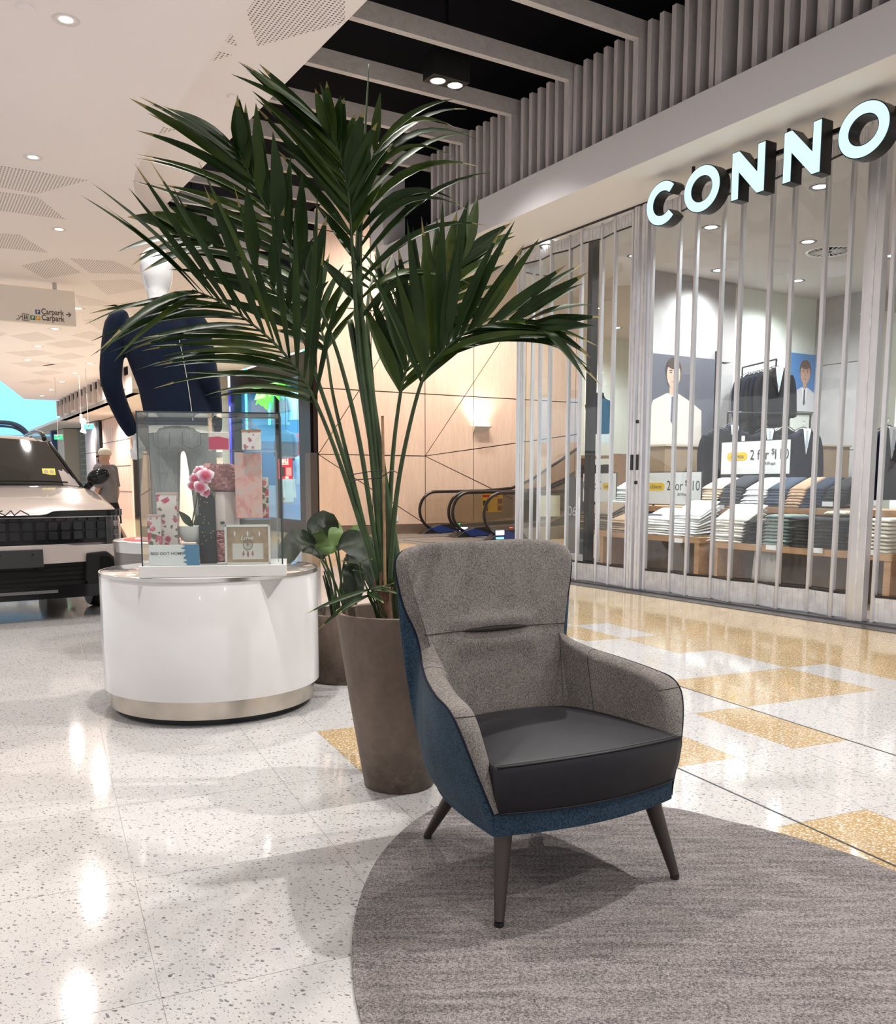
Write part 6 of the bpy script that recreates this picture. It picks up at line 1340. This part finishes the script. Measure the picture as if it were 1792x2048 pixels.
# stock inside the neon shop
SHIRTC = [(.25, .40, .55), (.55, .6, .65), (.12, .16, .22), (.5, .08, .10), (.6, .55, .5)]
for i, (x, y, s_) in enumerate(((562, 830, 22.0), (588, 820, 21.2), (572, 900, 21.0), (596, 905, 20.6), (575, 985, 20.9), (600, 950, 20.3), (505, 935, 23.6), (545, 900, 22.6))):
    pp = pt(x, y, 8.9 + .5 * (i % 2)); o = jack_me.copy(); o.materials.clear(); o.materials.append(M('tee_%d' % (i % 5), SHIRTC[i % 5], .8)); jo_ = bpy.data.objects.new('hanging_shirt', o); COL.objects.link(jo_); jo_.location = (pp.x, pp.y, pp.z + .5); jo_.rotation_euler = (0, 0, TH + rnd.uniform(-.8, .8))
    MB().tube([(0, 0, 0), (0, 0, 3.9 - pp.z - .5)], .006, 5).build('hanger_rod', BLACKM, jo_)
    tag(jo_, ('light blue', 'pale grey', 'dark navy', 'red', 'cream')[i % 5] + ' shirt hanging in the neon shop ' + ('upper row left', 'upper row right', 'middle row left', 'middle row right', 'lowest row', 'beside the green tube', 'left behind the case', 'under the logo')[i], 'shirt', 'shirts in the neon shop')
lamp('AREA', 'neon_shop_panel', W(21.7, 10.3, 3.85), 260, (.65, .92, 1), (3.5, 2.5), target=W(21.7, 10.3, 0))
# blue lit shop beyond
bs = struct(npiece('wall_blue', 24.6, 30.2, 8.6, 8.7, 0, 4, M('blue_shop_wall', (.10, .12, .45), .6), None))
for k in range(26): npiece('blue_slat', 24.7 + .21 * k, 24.8 + .21 * k, 8.35, 8.45, .2, 3.4, M('violet_slat', (.30, .32, .75), .5), bs)
lamp('AREA', 'blue_shop_panel', W(27.2, 7.9, 3.4), 120, (.25, .30, 1), (4.5, .5), target=W(27.2, 8.6, 1.2))
# ------------------------------------------------------------------ exit signs and figure sign far down the corridor
def exit_sign(x0, x1, y0, y1, Y, colr, lab):
    a_, b_ = pY(x0, y0, Y), pY(x1, y1, Y); w_, h_ = b_.x - a_.x, a_.z - b_.z; r = root('exit_sign', ((a_.x + b_.x) / 2, Y, b_.z), 0, lab, 'exit sign'); B = basis((0, 0, 0), (1, 0, 0))
    MB().box((0, h_ / 2, -.03), (w_, h_, .06), B).build('box', M('exit_' + lab[:5].strip(), colr, .5, emit=colr, estr=.7), r)
    m = MB(); m.box((0, h_ * .5, .002), (w_ * .24, h_ * .7, .003), B); m.build('pictogram_panel', M('exit_white', (.8, .9, .85), .5, emit=(.7, .9, .8), estr=.5), r)
    m = MB(); m.tube([(-.01, h_ * .3, .005), (0, h_ * .55, .005), (.02, h_ * .72, .005)], .018, 5, B); m.ell((.035, h_ * .78, .005), (.02, .02, .004), 8, 4, B); m.build('running_figure', M('exit_dark', (.02, .25, .12), .5), r)
    MB().box((0, h_ * 1.02, -.03), (w_ * 1.05, h_ * .08, .07), B).build('cap_strip', WHITEP, r)
    MB().tube([(0, -.0, h_), (0, 0, CZ - b_.z if Y < 32 else h_ + 1.2)], .005, 5).build('rod', M('rod_grey', (.4, .4, .4), .5), r)
exit_sign(108, 124, 870, 879, 26, (.02, .35, .15), 'green exit sign above the far end of the car roof')
exit_sign(167, 186, 848, 858, 24, (.05, .42, .42), 'teal exit sign beside the white hanging figure')
p = pY(165, 848, 25); r = root('figure_sign', (p.x, p.y, p.z), 0, 'white hanging figure shaped sign beside the teal exit sign', 'sign'); r2 = 25 / 1800
def fp(x, y): return ((x - 165) * r2, 0, (848 - y) * r2)
for nm, l, rad_ in (('arm', [(163, 829), (162, 843), (166, 850)], .035), ('body', [(166, 842), (167, 856)], .06), ('arm', [(172, 842), (168, 848)], .03), ('leg', [(166, 856), (162, 864)], .04), ('leg', [(167, 856), (169, 866)], .04)): MB().tube([fp(*q) for q in l], rad_, 6).build(nm, M('figure_white', (.9, .9, .9), .5, emit=(1, 1, 1), estr=.5), r)
MB().ell(fp(168, 841), (.05, .05, .06), 10, 6).build('head', M('figure_white', (.9, .9, .9), .5), r); MB().tube([fp(163, 829), (fp(163, 829)[0], 0, CZ - p.z)], .006, 4).build('wire', WHITEP, r)
# distant escalator hoop beyond the car
r = root('escalator_hoop', pY(20, 880, 34), 0, 'distant curved dark escalator rail above the car roof', 'rail'); r2 = 34 / 1800
for k, (dy, rad_) in enumerate(((0, .09), (12, .05))): MB().tube(cr([((x - 20) * r2, 0, (880 - y - dy * .6) * r2) for x, y in [(-40, 846), (10, 846), (35, 851), (52, 864), (62, 885), (66, 905)]], 20), rad_, 6).build('hoop_rail', M('hoop_dark', (.03, .05, .09), .3), r, smooth=True)
MB().box(((-10 - 20) * r2, 0, -.9), (3.2, .6, 1.6)).build('balustrade_block', M('hoop_block', (.3, .29, .28), .6), r)

for s, t in ((31.5, 5.9), (35.5, 5.9), (28, 6.2)):
    lamp('SPOT', 'added_soffit_fill', W(s, t, 3.40), 420, (1, .9, .82), .08, 150, .8, W(s, t, 0))  # added spots without fittings, brightening the far corridor boards
